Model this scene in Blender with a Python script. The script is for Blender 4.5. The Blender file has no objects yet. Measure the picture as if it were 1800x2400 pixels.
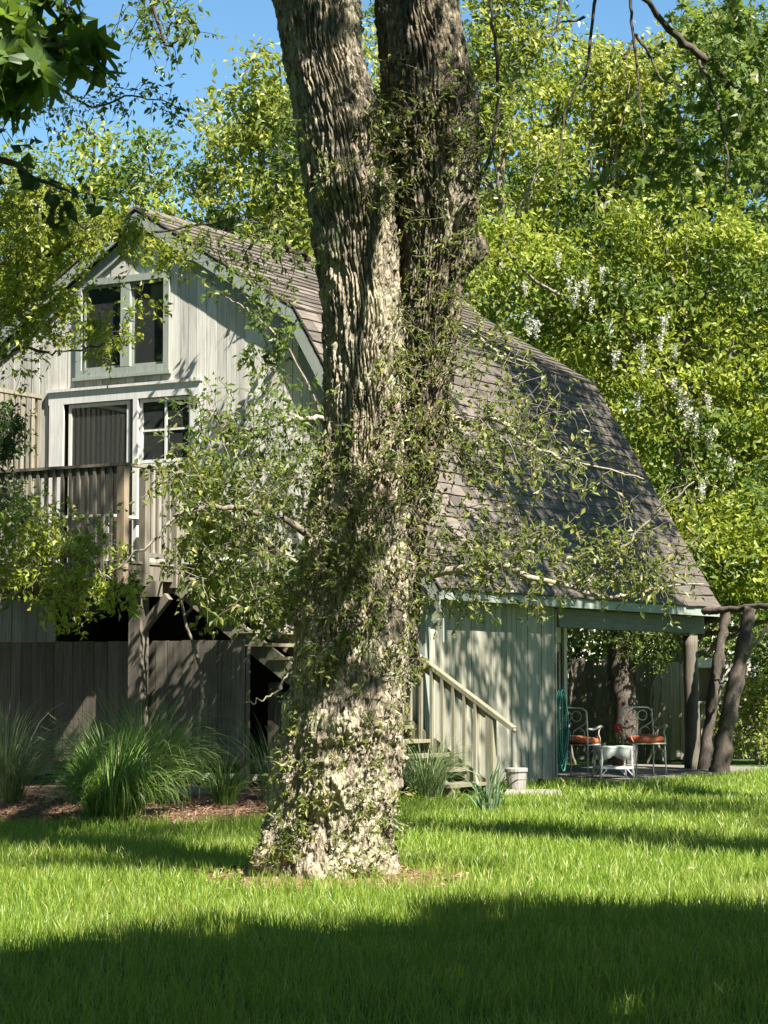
import bpy, math, random
import numpy as np
from mathutils import Matrix, Vector

R = math.radians
rng = np.random.default_rng(7)
random.seed(7)
sc = bpy.context.scene
COL = sc.collection

# ------------------------------------------------------------------ camera, sky, sun, exposure
CAM_H = 1.5
PITCH = 4.29
FPX = 5335.0
cd = bpy.data.cameras.new('camera')
cd.sensor_fit = 'VERTICAL'
cd.sensor_height = 36.0
cd.sensor_width = 27.0
cd.lens = 80.0
cd.clip_start = 0.1
cd.clip_end = 2000
cam = bpy.data.objects.new('camera', cd)
COL.objects.link(cam)
cam.location = (0, 0, CAM_H)
cam.rotation_euler = (R(90 + PITCH), 0, 0)
sc.camera = cam

SUN_EL = 49.0
SH = np.array([0.616, -0.788])                       # horizontal direction towards the sun
SUN = np.array([SH[0] * math.cos(R(SUN_EL)), SH[1] * math.cos(R(SUN_EL)), math.sin(R(SUN_EL))])
w = bpy.data.worlds.new('World')
sc.world = w
w.use_nodes = True
nt = w.node_tree
sky = nt.nodes.new('ShaderNodeTexSky')
sky.sky_type = 'NISHITA'
sky.sun_disc = False
sky.sun_elevation = R(SUN_EL)
sky.sun_rotation = math.atan2(SH[0], SH[1])
sky.air_density = 0.8
sky.dust_density = 0.0
sky.ozone_density = 0.3
nt.nodes['Background'].inputs['Strength'].default_value = 0.05
hs_ = nt.nodes.new('ShaderNodeHueSaturation')
hs_.inputs['Saturation'].default_value = 1.2
hs_.inputs['Hue'].default_value = 0.49
nt.links.new(sky.outputs[0], hs_.inputs['Color'])
nt.links.new(hs_.outputs[0], nt.nodes['Background'].inputs['Color'])
sl = bpy.data.lights.new('sun', 'SUN')
sl.energy = 5.0
sl.angle = R(0.53)
sl.color = (1.0, 0.95, 0.86)
so = bpy.data.objects.new('sun', sl)
COL.objects.link(so)
so.rotation_euler = Vector(SUN).to_track_quat('Z', 'Y').to_euler()

vs = sc.view_settings
vs.view_transform = 'Standard'
vs.look = 'None'
vs.exposure = 2.0
vs.gamma = 1.0
vs.use_curve_mapping = False
cy = sc.cycles
cy.use_denoising = True
try:
    cy.denoiser = 'OPENIMAGEDENOISE'
    cy.denoising_input_passes = 'RGB_ALBEDO_NORMAL'
    cy.denoising_prefilter = 'ACCURATE'
except Exception:
    pass
cy.max_bounces = 8
cy.diffuse_bounces = 4
cy.glossy_bounces = 2
cy.transmission_bounces = 5
cy.transparent_max_bounces = 8
cy.sample_clamp_indirect = 6.0
cy.caustics_reflective = False
cy.caustics_refractive = False
cy.use_adaptive_sampling = True
cy.adaptive_threshold = 0.01

# ------------------------------------------------------------------ calibration: photo point at a known distance -> world
CP, SP = math.cos(R(PITCH)), math.sin(R(PITCH))
def P(u, v, Y):
    a, b = u - 900.0, 1200.0 - v
    dy, dz = FPX * CP - b * SP, FPX * SP + b * CP
    k = Y / dy
    return np.array([a * k, Y, CAM_H + dz * k])
def D(u, v, Y):
    return P(u * 1.085, v * 1.085, Y)
def proj(p):
    p = np.asarray(p, float)
    x, y, z = p[..., 0], p[..., 1], p[..., 2] - CAM_H
    d = y * CP + z * SP
    h = -y * SP + z * CP
    return 900 + FPX * x / d, 1200 - FPX * h / d

# ------------------------------------------------------------------ noise
def _hash(ix, iy, iz, seed):
    h = (ix.astype(np.int64) * 374761393 + iy.astype(np.int64) * 668265263 + iz.astype(np.int64) * 2147483647 + seed * 1274126177) & 0xFFFFFFFF
    h = ((h ^ (h >> 13)) * 1274126177) & 0xFFFFFFFF
    h = ((h ^ (h >> 16)) * 2246822519) & 0xFFFFFFFF
    return ((h ^ (h >> 15)) & 0xFFFFFF) / float(0xFFFFFF)
def vnoise(p, seed=0):
    f = np.floor(p)
    t = p - f
    t = t * t * (3 - 2 * t)
    i = f.astype(np.int64)
    r = 0
    for dx in (0, 1):
        wx = t[..., 0] if dx else 1 - t[..., 0]
        for dy in (0, 1):
            wy = t[..., 1] if dy else 1 - t[..., 1]
            for dz in (0, 1):
                wz = t[..., 2] if dz else 1 - t[..., 2]
                r = r + wx * wy * wz * _hash(i[..., 0] + dx, i[..., 1] + dy, i[..., 2] + dz, seed)
    return r
def fbm(p, oct=3, seed=0):
    a, s, r = 0.5, 0, 0
    for k in range(oct):
        r = r + a * vnoise(p * 2 ** k, seed + k * 17)
        s += a
        a *= 0.5
    return r / s

# ------------------------------------------------------------------ mesh helpers
def mk_mesh(name, V, Fs, smooth=False):
    me = bpy.data.meshes.new(name)
    V = np.asarray(V, np.float32).reshape(-1, 3)
    if not isinstance(Fs, list):
        Fs = [Fs]
    Fs = [np.asarray(f, np.int32) for f in Fs if len(f)]
    nl = sum(f.size for f in Fs)
    npoly = sum(len(f) for f in Fs)
    me.vertices.add(len(V))
    me.vertices.foreach_set('co', V.ravel())
    me.loops.add(nl)
    me.loops.foreach_set('vertex_index', np.concatenate([f.ravel() for f in Fs]))
    me.polygons.add(npoly)
    tot = np.concatenate([np.full(len(f), f.shape[1], np.int32) for f in Fs])
    st = np.concatenate([[0], np.cumsum(tot)[:-1]]).astype(np.int32)
    me.polygons.foreach_set('loop_start', st)
    me.polygons.foreach_set('use_smooth', np.full(npoly, bool(smooth)))
    me.update(calc_edges=True)
    return me
ORG = {}
def org(o):
    while o.parent:
        o = o.parent
    return ORG.get(o.name, (0, 0, 0))
def obj(name, me, mat, parent=None):
    o = bpy.data.objects.new(name, me)
    COL.objects.link(o)
    if mat is not None and not me.materials:
        me.materials.append(mat)
    if parent is not None:
        o.parent = parent
    return o
def tag(o, label, cat=None, group=None, kind=None):
    if label:
        o['label'] = label
    if cat:
        o['category'] = cat
    if group:
        o['group'] = group
    if kind:
        o['kind'] = kind
    return o
def thing(name, label, cat, loc=(0, 0, 0), rz=0.0, group=None):
    o = bpy.data.objects.new(name, None)
    COL.objects.link(o)
    o.location = loc
    o.rotation_euler = (0, 0, rz)
    o.empty_display_size = 0.2
    return tag(o, label, cat, group)
class MB:
    """collects polygons for one mesh"""
    def __init__(self):
        self.v, self.q, self.t, self.n = [], [], [], []
        self.c = 0
    def add(self, V, q=None, t=None, poly=None):
        V = np.asarray(V, float).reshape(-1, 3)
        self.v.append(V)
        if q is not None and len(q):
            self.q.append(np.asarray(q) + self.c)
        if t is not None and len(t):
            self.t.append(np.asarray(t) + self.c)
        if poly is not None:
            for p in poly:
                self.n.append(np.asarray(p) + self.c)
        self.c += len(V)
        return self
    def hexa(self, A):
        return self.add(A, q=[(0, 3, 2, 1), (4, 5, 6, 7), (0, 1, 5, 4), (1, 2, 6, 5), (2, 3, 7, 6), (3, 0, 4, 7)])
    def box(self, x0, x1, y0, y1, z0, z1):
        return self.hexa([(x0, y0, z0), (x1, y0, z0), (x1, y1, z0), (x0, y1, z0), (x0, y0, z1), (x1, y0, z1), (x1, y1, z1), (x0, y1, z1)])
    def bar(self, a, b, wd, th, up=(0, 0, 1)):
        a, b = np.array(a, float), np.array(b, float)
        d = b - a
        d /= np.linalg.norm(d)
        s = np.cross(d, up)
        s /= np.linalg.norm(s)
        u = np.cross(s, d)
        s, u = s * wd / 2, u * th / 2
        return self.hexa([a - s - u, b - s - u, b + s - u, a + s - u, a - s + u, b - s + u, b + s + u, a + s + u])
    def prism(self, pts, y0, y1):
        """polygon in x,z extruded along y"""
        n = len(pts)
        V = [(p[0], y0, p[1]) for p in pts] + [(p[0], y1, p[1]) for p in pts]
        q = [(i, (i + 1) % n, n + (i + 1) % n, n + i) for i in range(n)]
        return self.add(V, q=q, poly=[list(range(n))[::-1], list(range(n, 2 * n))])
    def tube(self, pts, rad, sides=8, closed=False, cap=True):
        pts = np.asarray(pts, float)
        K = len(pts)
        rad = np.broadcast_to(np.asarray(rad, float), (K,))
        if closed:
            T = np.roll(pts, -1, 0) - np.roll(pts, 1, 0)
        else:
            T = np.gradient(pts, axis=0)
        T /= np.linalg.norm(T, axis=1)[:, None] + 1e-12
        ref = np.array([0, 0, 1.0]) if abs(T[0, 2]) < 0.9 else np.array([1.0, 0, 0])
        N = np.zeros_like(T)
        n = np.cross(np.cross(T[0], ref), T[0])
        for k in range(K):
            n = n - T[k] * n.dot(T[k])
            n /= np.linalg.norm(n) + 1e-12
            N[k] = n
        Bn = np.cross(T, N)
        a = np.arange(sides) * 2 * math.pi / sides
        V = pts[:, None] + rad[:, None, None] * (np.cos(a)[None, :, None] * N[:, None] + np.sin(a)[None, :, None] * Bn[:, None])
        i = np.arange(K if closed else K - 1)
        j = np.arange(sides)
        I, J = np.meshgrid(i, j, indexing='ij')
        I2, J2 = (I + 1) % K, (J + 1) % sides
        q = np.stack([I * sides + J, I * sides + J2, I2 * sides + J2, I2 * sides + J], -1).reshape(-1, 4)
        poly = None
        if cap and not closed:
            poly = [list(range(sides))[::-1], list(range((K - 1) * sides, K * sides))]
        return self.add(V.reshape(-1, 3), q=q, poly=poly)
    def lathe(self, prof, c=(0, 0, 0), sides=20):
        a = np.arange(sides) * 2 * math.pi / sides
        prof = np.asarray(prof, float)
        K = len(prof)
        V = np.stack([c[0] + prof[:, 0:1] * np.cos(a), c[1] + prof[:, 0:1] * np.sin(a), c[2] + np.repeat(prof[:, 1:2], sides, 1)], -1)
        I, J = np.meshgrid(np.arange(K - 1), np.arange(sides), indexing='ij')
        J2 = (J + 1) % sides
        q = np.stack([I * sides + J, I * sides + J2, (I + 1) * sides + J2, (I + 1) * sides + J], -1).reshape(-1, 4)
        return self.add(V.reshape(-1, 3), q=q, poly=[list(range(sides))[::-1], list(range((K - 1) * sides, K * sides))])
    def build(self, name, mat, parent=None, smooth=False, off=None):
        V = np.concatenate(self.v)
        if off is None and parent is not None:
            off = org(parent)
        if off is not None:
            V = V - np.asarray(off)
        Fs = []
        if self.q:
            Fs.append(np.concatenate(self.q))
        if self.t:
            Fs.append(np.concatenate(self.t))
        for n in self.n:
            Fs.append(np.asarray([n]))
        return obj(name, mk_mesh(name, V, Fs, smooth), mat, parent)

# ------------------------------------------------------------------ materials
def new_mat(name):
    m = bpy.data.materials.new(name)
    m.use_nodes = True
    n = m.node_tree
    n.nodes.clear()
    out = n.nodes.new('ShaderNodeOutputMaterial')
    return m, n, out
def node(n, t, **kw):
    x = n.nodes.new(t)
    for k, v in kw.items():
        if k in x.inputs:
            x.inputs[k].default_value = v
        else:
            setattr(x, k, v)
    return x
def ramp(n, fac, stops):
    r = n.nodes.new('ShaderNodeValToRGB')
    e = r.color_ramp.elements
    while len(e) < len(stops):
        e.new(0.5)
    for i, (p, c) in enumerate(stops):
        e[i].position = p
        e[i].color = (*c, 1)
    n.links.new(fac, r.inputs[0])
    return r.outputs[0]
def mixc(n, fac, a, b, mode='MIX'):
    m = n.nodes.new('ShaderNodeMix')
    m.data_type = 'RGBA'
    m.blend_type = mode
    for s, x in ((0, fac), (6, a), (7, b)):
        if hasattr(x, 'links') or hasattr(x, 'is_linked'):
            n.links.new(x, m.inputs[s])
        elif isinstance(x, (int, float)):
            m.inputs[s].default_value = x
        else:
            m.inputs[s].default_value = (*x, 1)
    return m.outputs[2]
def mapped(n, scale, coord='Object', loc=None):
    tc = n.nodes.new('ShaderNodeTexCoord')
    mp = n.nodes.new('ShaderNodeMapping')
    mp.inputs['Scale'].default_value = scale
    n.links.new(tc.outputs[coord], mp.inputs[0])
    if loc is not None:
        n.links.new(loc, mp.inputs['Location'])
    return mp.outputs[0]
def noise(n, vec, scale, detail=4, rough=0.6, dist=0.0):
    t = node(n, 'ShaderNodeTexNoise', Scale=scale, Detail=detail, Roughness=rough, Distortion=dist)
    n.links.new(vec, t.inputs['Vector'])
    return t.outputs['Fac']
def objrand(n):
    return n.nodes.new('ShaderNodeObjectInfo').outputs['Random']
def wood_mat(name, c_dark, c_mid, c_light, axis='z', rough=0.85, stain=(0.12, 0.11, 0.08), stain_amt=0.35, vary=0.35, bump=0.25):
    m, n, out = new_mat(name)
    b = node(n, 'ShaderNodeBsdfPrincipled', Roughness=rough)
    b.inputs['Specular IOR Level'].default_value = 0.25
    rnd = objrand(n)
    rv = node(n, 'ShaderNodeMath', operation='MULTIPLY')
    n.links.new(rnd, rv.inputs[0])
    rv.inputs[1].default_value = 37.0
    cmb = n.nodes.new('ShaderNodeCombineXYZ')
    for k in range(3):
        n.links.new(rv.outputs[0], cmb.inputs[k])
    sc_ = {'z': (1, 1, 0.05), 'x': (0.05, 1, 1), 'y': (1, 0.05, 1)}[axis]
    vec = mapped(n, sc_, loc=cmb.outputs[0])
    g = noise(n, vec, 34, 6, 0.65, 0.4)
    col = ramp(n, g, [(0.25, c_dark), (0.5, c_mid), (0.78, c_light)])
    blo = noise(n, mapped(n, (1, 1, 0.45), loc=cmb.outputs[0]), 2.3, 4, 0.65)
    mr = node(n, 'ShaderNodeMapRange')
    n.links.new(blo, mr.inputs[0])
    mr.inputs[1].default_value, mr.inputs[2].default_value = 0.48, 0.78
    mr.inputs[4].default_value = stain_amt
    col = mixc(n, mr.outputs[0], col, stain)
    hsv = n.nodes.new('ShaderNodeHueSaturation')
    mv = node(n, 'ShaderNodeMapRange')
    n.links.new(rnd, mv.inputs[0])
    mv.inputs[3].default_value, mv.inputs[4].default_value = 1 - vary, 1 + vary * 0.6
    n.links.new(mv.outputs[0], hsv.inputs['Value'])
    n.links.new(col, hsv.inputs['Color'])
    n.links.new(hsv.outputs[0], b.inputs['Base Color'])
    bp = node(n, 'ShaderNodeBump', Strength=bump, Distance=0.01)
    n.links.new(g, bp.inputs['Height'])
    n.links.new(bp.outputs[0], b.inputs['Normal'])
    n.links.new(b.outputs[0], out.inputs[0])
    return m
def plain_mat(name, c, c2=None, rough=0.6, scale=8, spec=0.3, metal=0.0, bump=0.1):
    m, n, out = new_mat(name)
    b = node(n, 'ShaderNodeBsdfPrincipled', Roughness=rough, Metallic=metal)
    b.inputs['Specular IOR Level'].default_value = spec
    g = noise(n, mapped(n, (1, 1, 1)), scale, 5, 0.65)
    col = ramp(n, g, [(0.3, c), (0.7, c2 or tuple(x * 0.7 for x in c))])
    n.links.new(col, b.inputs['Base Color'])
    bp = node(n, 'ShaderNodeBump', Strength=bump, Distance=0.01)
    n.links.new(g, bp.inputs['Height'])
    n.links.new(bp.outputs[0], b.inputs['Normal'])
    n.links.new(b.outputs[0], out.inputs[0])
    return m
def leaf_mat(name, stops, trans=0.45, tcol=(0.30, 0.42, 0.05), rough=0.42, spec=0.35, patch=None):
    m, n, out = new_mat(name)
    geo = n.nodes.new('ShaderNodeNewGeometry')
    col = ramp(n, geo.outputs['Random Per Island'], stops)
    if patch:
        pn_ = noise(n, mapped(n, (1, 1, 1)), 0.9, 5, 0.65)
        pm = node(n, 'ShaderNodeMapRange')
        n.links.new(pn_, pm.inputs[0])
        pm.inputs[1].default_value, pm.inputs[2].default_value, pm.inputs[4].default_value = 0.52, 0.74, 0.5
        col = mixc(n, pm.outputs[0], col, patch)
    b = node(n, 'ShaderNodeBsdfPrincipled', Roughness=rough)
    b.inputs['Specular IOR Level'].default_value = spec
    n.links.new(col, b.inputs['Base Color'])
    t = n.nodes.new('ShaderNodeBsdfTranslucent')
    tc = mixc(n, 0.55, col, tcol)
    n.links.new(tc, t.inputs['Color'])
    mx = n.nodes.new('ShaderNodeMixShader')
    mx.inputs[0].default_value = trans
    n.links.new(b.outputs[0], mx.inputs[1])
    n.links.new(t.outputs[0], mx.inputs[2])
    n.links.new(mx.outputs[0], out.inputs[0])
    return m
def bark_mat(name, stops, lichen=(0.42, 0.43, 0.34), lich_amt=0.5, moss=(0.09, 0.11, 0.03), moss_amt=0.35, scale=1.0, stretch=0.25, bump=0.6, crack=False):
    m, n, out = new_mat(name)
    b = node(n, 'ShaderNodeBsdfPrincipled', Roughness=0.92)
    b.inputs['Specular IOR Level'].default_value = 0.15
    vec = mapped(n, (1, 1, stretch))
    g = noise(n, vec, 26 * scale, 8, 0.7, 0.6)
    col = ramp(n, g, stops)
    big = noise(n, mapped(n, (1, 1, 0.6)), 2.2 * scale, 6, 0.7, 0.3)
    def mask(v, lo, hi, amt):
        mr = node(n, 'ShaderNodeMapRange')
        n.links.new(v, mr.inputs[0])
        mr.inputs[1].default_value, mr.inputs[2].default_value, mr.inputs[4].default_value = lo, hi, amt
        return mr.outputs[0]
    fine = noise(n, mapped(n, (1, 1, 0.5)), 11 * scale, 8, 0.75, 0.5)
    add = node(n, 'ShaderNodeMath', operation='ADD')
    n.links.new(big, add.inputs[0])
    n.links.new(fine, add.inputs[1])
    col = mixc(n, mask(add.outputs[0], 1.02, 1.17, lich_amt), col, lichen)
    mo = noise(n, mapped(n, (1, 1, 0.5)), 3.1 * scale, 6, 0.75, 0.2)
    col = mixc(n, mask(mo, 0.55, 0.72, moss_amt), col, moss)
    n.links.new(col, b.inputs['Base Color'])
    bp = node(n, 'ShaderNodeBump', Strength=bump, Distance=0.02)
    n.links.new(g, bp.inputs['Height'])
    if crack:
        vo = node(n, 'ShaderNodeTexVoronoi', feature='DISTANCE_TO_EDGE', Scale=34.0)
        wv = n.nodes.new('ShaderNodeVectorMath')
        wv.operation = 'ADD'
        n.links.new(mapped(n, (1, 1, 0.34)), wv.inputs[0])
        nz = node(n, 'ShaderNodeTexNoise', Scale=9.0, Detail=4.0)
        sc2 = n.nodes.new('ShaderNodeVectorMath')
        sc2.operation = 'SCALE'
        sc2.inputs['Scale'].default_value = 0.09
        n.links.new(nz.outputs['Color'], sc2.inputs[0])
        n.links.new(sc2.outputs[0], wv.inputs[1])
        n.links.new(wv.outputs[0], vo.inputs['Vector'])
        mr = node(n, 'ShaderNodeMapRange')
        n.links.new(vo.outputs['Distance'], mr.inputs[0])
        mr.inputs[2].default_value = 0.22
        b2 = node(n, 'ShaderNodeBump', Strength=0.6, Distance=0.02)
        n.links.new(mr.outputs[0], b2.inputs['Height'])
        n.links.new(bp.outputs[0], b2.inputs['Normal'])
        bp = b2
    n.links.new(bp.outputs[0], b.inputs['Normal'])
    n.links.new(b.outputs[0], out.inputs[0])
    return m

M = {}
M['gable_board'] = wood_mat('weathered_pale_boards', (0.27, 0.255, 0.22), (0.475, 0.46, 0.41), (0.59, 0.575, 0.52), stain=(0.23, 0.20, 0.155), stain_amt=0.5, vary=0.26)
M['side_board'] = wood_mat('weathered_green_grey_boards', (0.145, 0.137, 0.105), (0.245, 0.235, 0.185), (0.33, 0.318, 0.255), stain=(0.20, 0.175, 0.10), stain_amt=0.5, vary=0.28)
M['shaded_beam_board'] = wood_mat('shade_darkened_beam', (0.075, 0.078, 0.06), (0.125, 0.13, 0.105), (0.18, 0.185, 0.15), axis='y', stain=(0.08, 0.075, 0.05), vary=0.1)  # siding tone darkened, porch shade put into the beam colour
M['trim'] = wood_mat('sage_green_paint', (0.15, 0.168, 0.147), (0.22, 0.243, 0.213), (0.28, 0.305, 0.265), stain=(0.16, 0.162, 0.128), stain_amt=0.35, vary=0.1, bump=0.12)
M['white'] = wood_mat('white_paint', (0.36, 0.36, 0.335), (0.50, 0.495, 0.465), (0.60, 0.59, 0.555), stain=(0.28, 0.27, 0.23), stain_amt=0.4, vary=0.08, bump=0.12)
M['deck_wood'] = wood_mat('weathered_deck_wood', (0.085, 0.072, 0.053), (0.165, 0.145, 0.11), (0.24, 0.215, 0.17), stain=(0.07, 0.072, 0.04), stain_amt=0.4, vary=0.3)
M['new_wood'] = wood_mat('newer_post_wood', (0.13, 0.095, 0.06), (0.215, 0.165, 0.11), (0.29, 0.23, 0.16), stain=(0.10, 0.08, 0.055), vary=0.1)
M['stair_wood'] = wood_mat('mossy_stair_wood', (0.105, 0.095, 0.06), (0.195, 0.178, 0.122), (0.27, 0.25, 0.182), stain=(0.10, 0.11, 0.055), stain_amt=0.5, vary=0.2)
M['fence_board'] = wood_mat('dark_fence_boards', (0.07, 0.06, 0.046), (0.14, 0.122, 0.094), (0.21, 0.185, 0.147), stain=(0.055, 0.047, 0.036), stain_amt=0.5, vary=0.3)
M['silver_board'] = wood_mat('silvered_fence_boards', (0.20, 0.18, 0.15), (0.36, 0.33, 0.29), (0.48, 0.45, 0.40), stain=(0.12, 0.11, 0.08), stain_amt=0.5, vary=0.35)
M['shingle'] = wood_mat('weathered_roof_shingles', (0.058, 0.047, 0.039), (0.11, 0.091, 0.075), (0.175, 0.148, 0.124), axis='y', stain=(0.06, 0.06, 0.05), stain_amt=0.5, vary=0.45)
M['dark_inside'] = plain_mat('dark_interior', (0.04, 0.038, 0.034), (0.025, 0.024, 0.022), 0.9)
M['iron'] = plain_mat('white_painted_iron', (0.68, 0.65, 0.58), (0.34, 0.26, 0.19), 0.6, 14)
M['wicker'] = plain_mat('white_wicker', (0.72, 0.72, 0.68), (0.5, 0.5, 0.46), 0.6, 40)
M['cushion'] = plain_mat('rust_orange_cushion', (0.55, 0.15, 0.05), (0.42, 0.10, 0.04), 0.9, 25)
M['hose'] = plain_mat('green_hose', (0.03, 0.22, 0.16), (0.02, 0.15, 0.11), 0.4, 5, spec=0.5)
M['stone'] = plain_mat('bluestone', (0.25, 0.23, 0.20), (0.15, 0.14, 0.12), 0.85, 6, bump=0.4)
M['terracotta'] = plain_mat('terracotta', (0.30, 0.13, 0.07), (0.22, 0.09, 0.05), 0.85, 12)
M['red_petal'] = plain_mat('red_petals', (0.5, 0.02, 0.02), (0.35, 0.01, 0.01), 0.6, 30)
M['steel'] = plain_mat('dark_steel', (0.06, 0.055, 0.05), (0.04, 0.04, 0.04), 0.5, 9, metal=0.4)
M['bucket'] = wood_mat('grey_bucket_wood', (0.12, 0.11, 0.10), (0.24, 0.22, 0.20), (0.34, 0.32, 0.29), vary=0.1)

def glass_mat():
    m, n, out = new_mat('window_glass')
    fr = node(n, 'ShaderNodeFresnel', IOR=1.5)
    gl = node(n, 'ShaderNodeBsdfGlossy', Roughness=0.03)
    tr = node(n, 'ShaderNodeBsdfTransparent')
    tr.inputs['Color'].default_value = (0.55, 0.6, 0.58, 1)
    mx = n.nodes.new('ShaderNodeMixShader')
    nz = noise(n, mapped(n, (1, 1, 1)), 1.6, 2, 0.5)
    bp = node(n, 'ShaderNodeBump', Strength=0.03, Distance=0.05)
    n.links.new(nz, bp.inputs['Height'])
    n.links.new(bp.outputs[0], gl.inputs['Normal'])
    ad = node(n, 'ShaderNodeMath', operation='ADD')
    n.links.new(fr.outputs[0], ad.inputs[0])
    ad.inputs[1].default_value = 0.0
    n.links.new(ad.outputs[0], mx.inputs[0])
    n.links.new(tr.outputs[0], mx.inputs[1])
    n.links.new(gl.outputs[0], mx.inputs[2])
    df = node(n, 'ShaderNodeBsdfDiffuse')
    df.inputs['Color'].default_value = (0.22, 0.24, 0.23, 1)
    m2 = n.nodes.new('ShaderNodeMixShader')
    m2.inputs[0].default_value = 0.10
    n.links.new(mx.outputs[0], m2.inputs[1])
    n.links.new(df.outputs[0], m2.inputs[2])
    n.links.new(m2.outputs[0], out.inputs[0])
    return m
M['glass'] = glass_mat()
M['old_bark'] = bark_mat('old_tree_bark', [(0.30, (0.032, 0.026, 0.020)), (0.44, (0.12, 0.099, 0.073)), (0.58, (0.31, 0.265, 0.188)), (0.77, (0.56, 0.50, 0.36))], lichen=(0.47, 0.45, 0.30), lich_amt=0.58, moss=(0.075, 0.09, 0.022), moss_amt=0.75, bump=0.7, crack=True)
M['old_bark_brown'] = bark_mat('old_stem_bark', [(0.30, (0.028, 0.021, 0.016)), (0.46, (0.10, 0.08, 0.058)), (0.60, (0.23, 0.19, 0.137)), (0.80, (0.42, 0.37, 0.28))], lichen=(0.44, 0.42, 0.29), lich_amt=0.5, moss=(0.07, 0.085, 0.022), moss_amt=0.6, bump=0.8, crack=True)
M['bark'] = bark_mat('grey_brown_bark', [(0.3, (0.07, 0.055, 0.04)), (0.5, (0.15, 0.125, 0.10)), (0.75, (0.27, 0.24, 0.20))], lich_amt=0.25, moss_amt=0.25, scale=0.7)
M['pale_bark'] = bark_mat('pale_limb_bark', [(0.3, (0.15, 0.13, 0.095)), (0.5, (0.25, 0.22, 0.165)), (0.75, (0.36, 0.33, 0.26))], lich_amt=0.3, moss_amt=0.3, scale=2.0, bump=0.2)
M['dark_bark'] = bark_mat('dark_twig_bark', [(0.3, (0.035, 0.03, 0.025)), (0.5, (0.07, 0.055, 0.045)), (0.75, (0.12, 0.10, 0.08))], lich_amt=0.1, moss_amt=0.1, scale=2.0, bump=0.2)
G = lambda *s: list(s)
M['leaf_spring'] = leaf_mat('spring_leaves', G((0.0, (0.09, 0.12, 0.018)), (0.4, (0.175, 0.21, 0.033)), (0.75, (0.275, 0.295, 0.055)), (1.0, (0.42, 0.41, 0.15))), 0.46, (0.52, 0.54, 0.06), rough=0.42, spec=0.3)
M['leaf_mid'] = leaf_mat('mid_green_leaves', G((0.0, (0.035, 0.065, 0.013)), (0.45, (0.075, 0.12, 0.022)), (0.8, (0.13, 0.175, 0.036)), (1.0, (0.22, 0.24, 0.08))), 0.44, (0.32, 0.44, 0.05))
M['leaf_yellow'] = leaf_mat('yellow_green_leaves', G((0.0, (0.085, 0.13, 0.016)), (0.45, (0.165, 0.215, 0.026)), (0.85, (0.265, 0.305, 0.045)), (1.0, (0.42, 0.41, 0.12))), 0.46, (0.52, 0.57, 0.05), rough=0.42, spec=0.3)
M['leaf_dark'] = leaf_mat('dark_glossy_leaves', G((0.0, (0.02, 0.04, 0.01)), (0.6, (0.045, 0.075, 0.018)), (1.0, (0.08, 0.12, 0.03))), 0.25, (0.12, 0.2, 0.03))
M['leaf_maple'] = leaf_mat('maple_leaves', G((0.0, (0.035, 0.07, 0.015)), (0.6, (0.06, 0.105, 0.02)), (1.0, (0.10, 0.15, 0.03))), 0.42, (0.28, 0.42, 0.04), rough=0.5)
M['leaf_sprout'] = leaf_mat('sprout_leaves', G((0.0, (0.05, 0.08, 0.016)), (0.45, (0.105, 0.14, 0.03)), (0.8, (0.19, 0.205, 0.05)), (1.0, (0.32, 0.29, 0.10))), 0.40, (0.34, 0.40, 0.06))
M['grass'] = leaf_mat('lawn_blades', G((0.0, (0.07, 0.13, 0.012)), (0.4, (0.135, 0.215, 0.02)), (0.8, (0.22, 0.30, 0.035)), (1.0, (0.40, 0.41, 0.14))), 0.44, (0.42, 0.54, 0.05), rough=0.4, spec=0.35, patch=(0.30, 0.27, 0.09))
M['reed'] = leaf_mat('tall_grass_blades', G((0.0, (0.07, 0.11, 0.04)), (0.5, (0.14, 0.20, 0.075)), (0.85, (0.23, 0.28, 0.13)), (1.0, (0.38, 0.36, 0.22))), 0.35, (0.2, 0.32, 0.07))
M['reed_bright'] = leaf_mat('bright_grass_blades', G((0.0, (0.07, 0.13, 0.025)), (0.5, (0.13, 0.22, 0.045)), (0.9, (0.21, 0.31, 0.08)), (1.0, (0.36, 0.34, 0.18))), 0.4, (0.25, 0.42, 0.05))
M['daffodil'] = leaf_mat('blue_green_blades', G((0.0, (0.08, 0.13, 0.07)), (0.6, (0.14, 0.21, 0.10)), (1.0, (0.22, 0.28, 0.15))), 0.25, (0.2, 0.3, 0.08))
M['petal'] = leaf_mat('pale_wisteria_petals', G((0.0, (0.30, 0.33, 0.20)), (0.5, (0.50, 0.50, 0.42)), (1.0, (0.58, 0.56, 0.54))), 0.35, (0.7, 0.7, 0.62))
def ground_mat(name, a, b, c, scale=5.0):
    m, n, out = new_mat(name)
    p = node(n, 'ShaderNodeBsdfPrincipled', Roughness=0.95)
    p.inputs['Specular IOR Level'].default_value = 0.1
    g = noise(n, mapped(n, (1, 1, 1)), scale, 9, 0.75, 0.3)
    col = ramp(n, g, [(0.3, a), (0.5, b), (0.72, c)])
    n.links.new(col, p.inputs['Base Color'])
    bp = node(n, 'ShaderNodeBump', Strength=0.6, Distance=0.03)
    n.links.new(g, bp.inputs['Height'])
    n.links.new(bp.outputs[0], p.inputs['Normal'])
    n.links.new(p.outputs[0], out.inputs[0])
    return m
M['lawn'] = ground_mat('lawn_soil_and_thatch', (0.03, 0.055, 0.012), (0.05, 0.095, 0.016), (0.075, 0.125, 0.025), 4.0)
M['mulch'] = ground_mat('red_brown_mulch', (0.08, 0.045, 0.03), (0.17, 0.10, 0.065), (0.28, 0.18, 0.12), 18.0)
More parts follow.
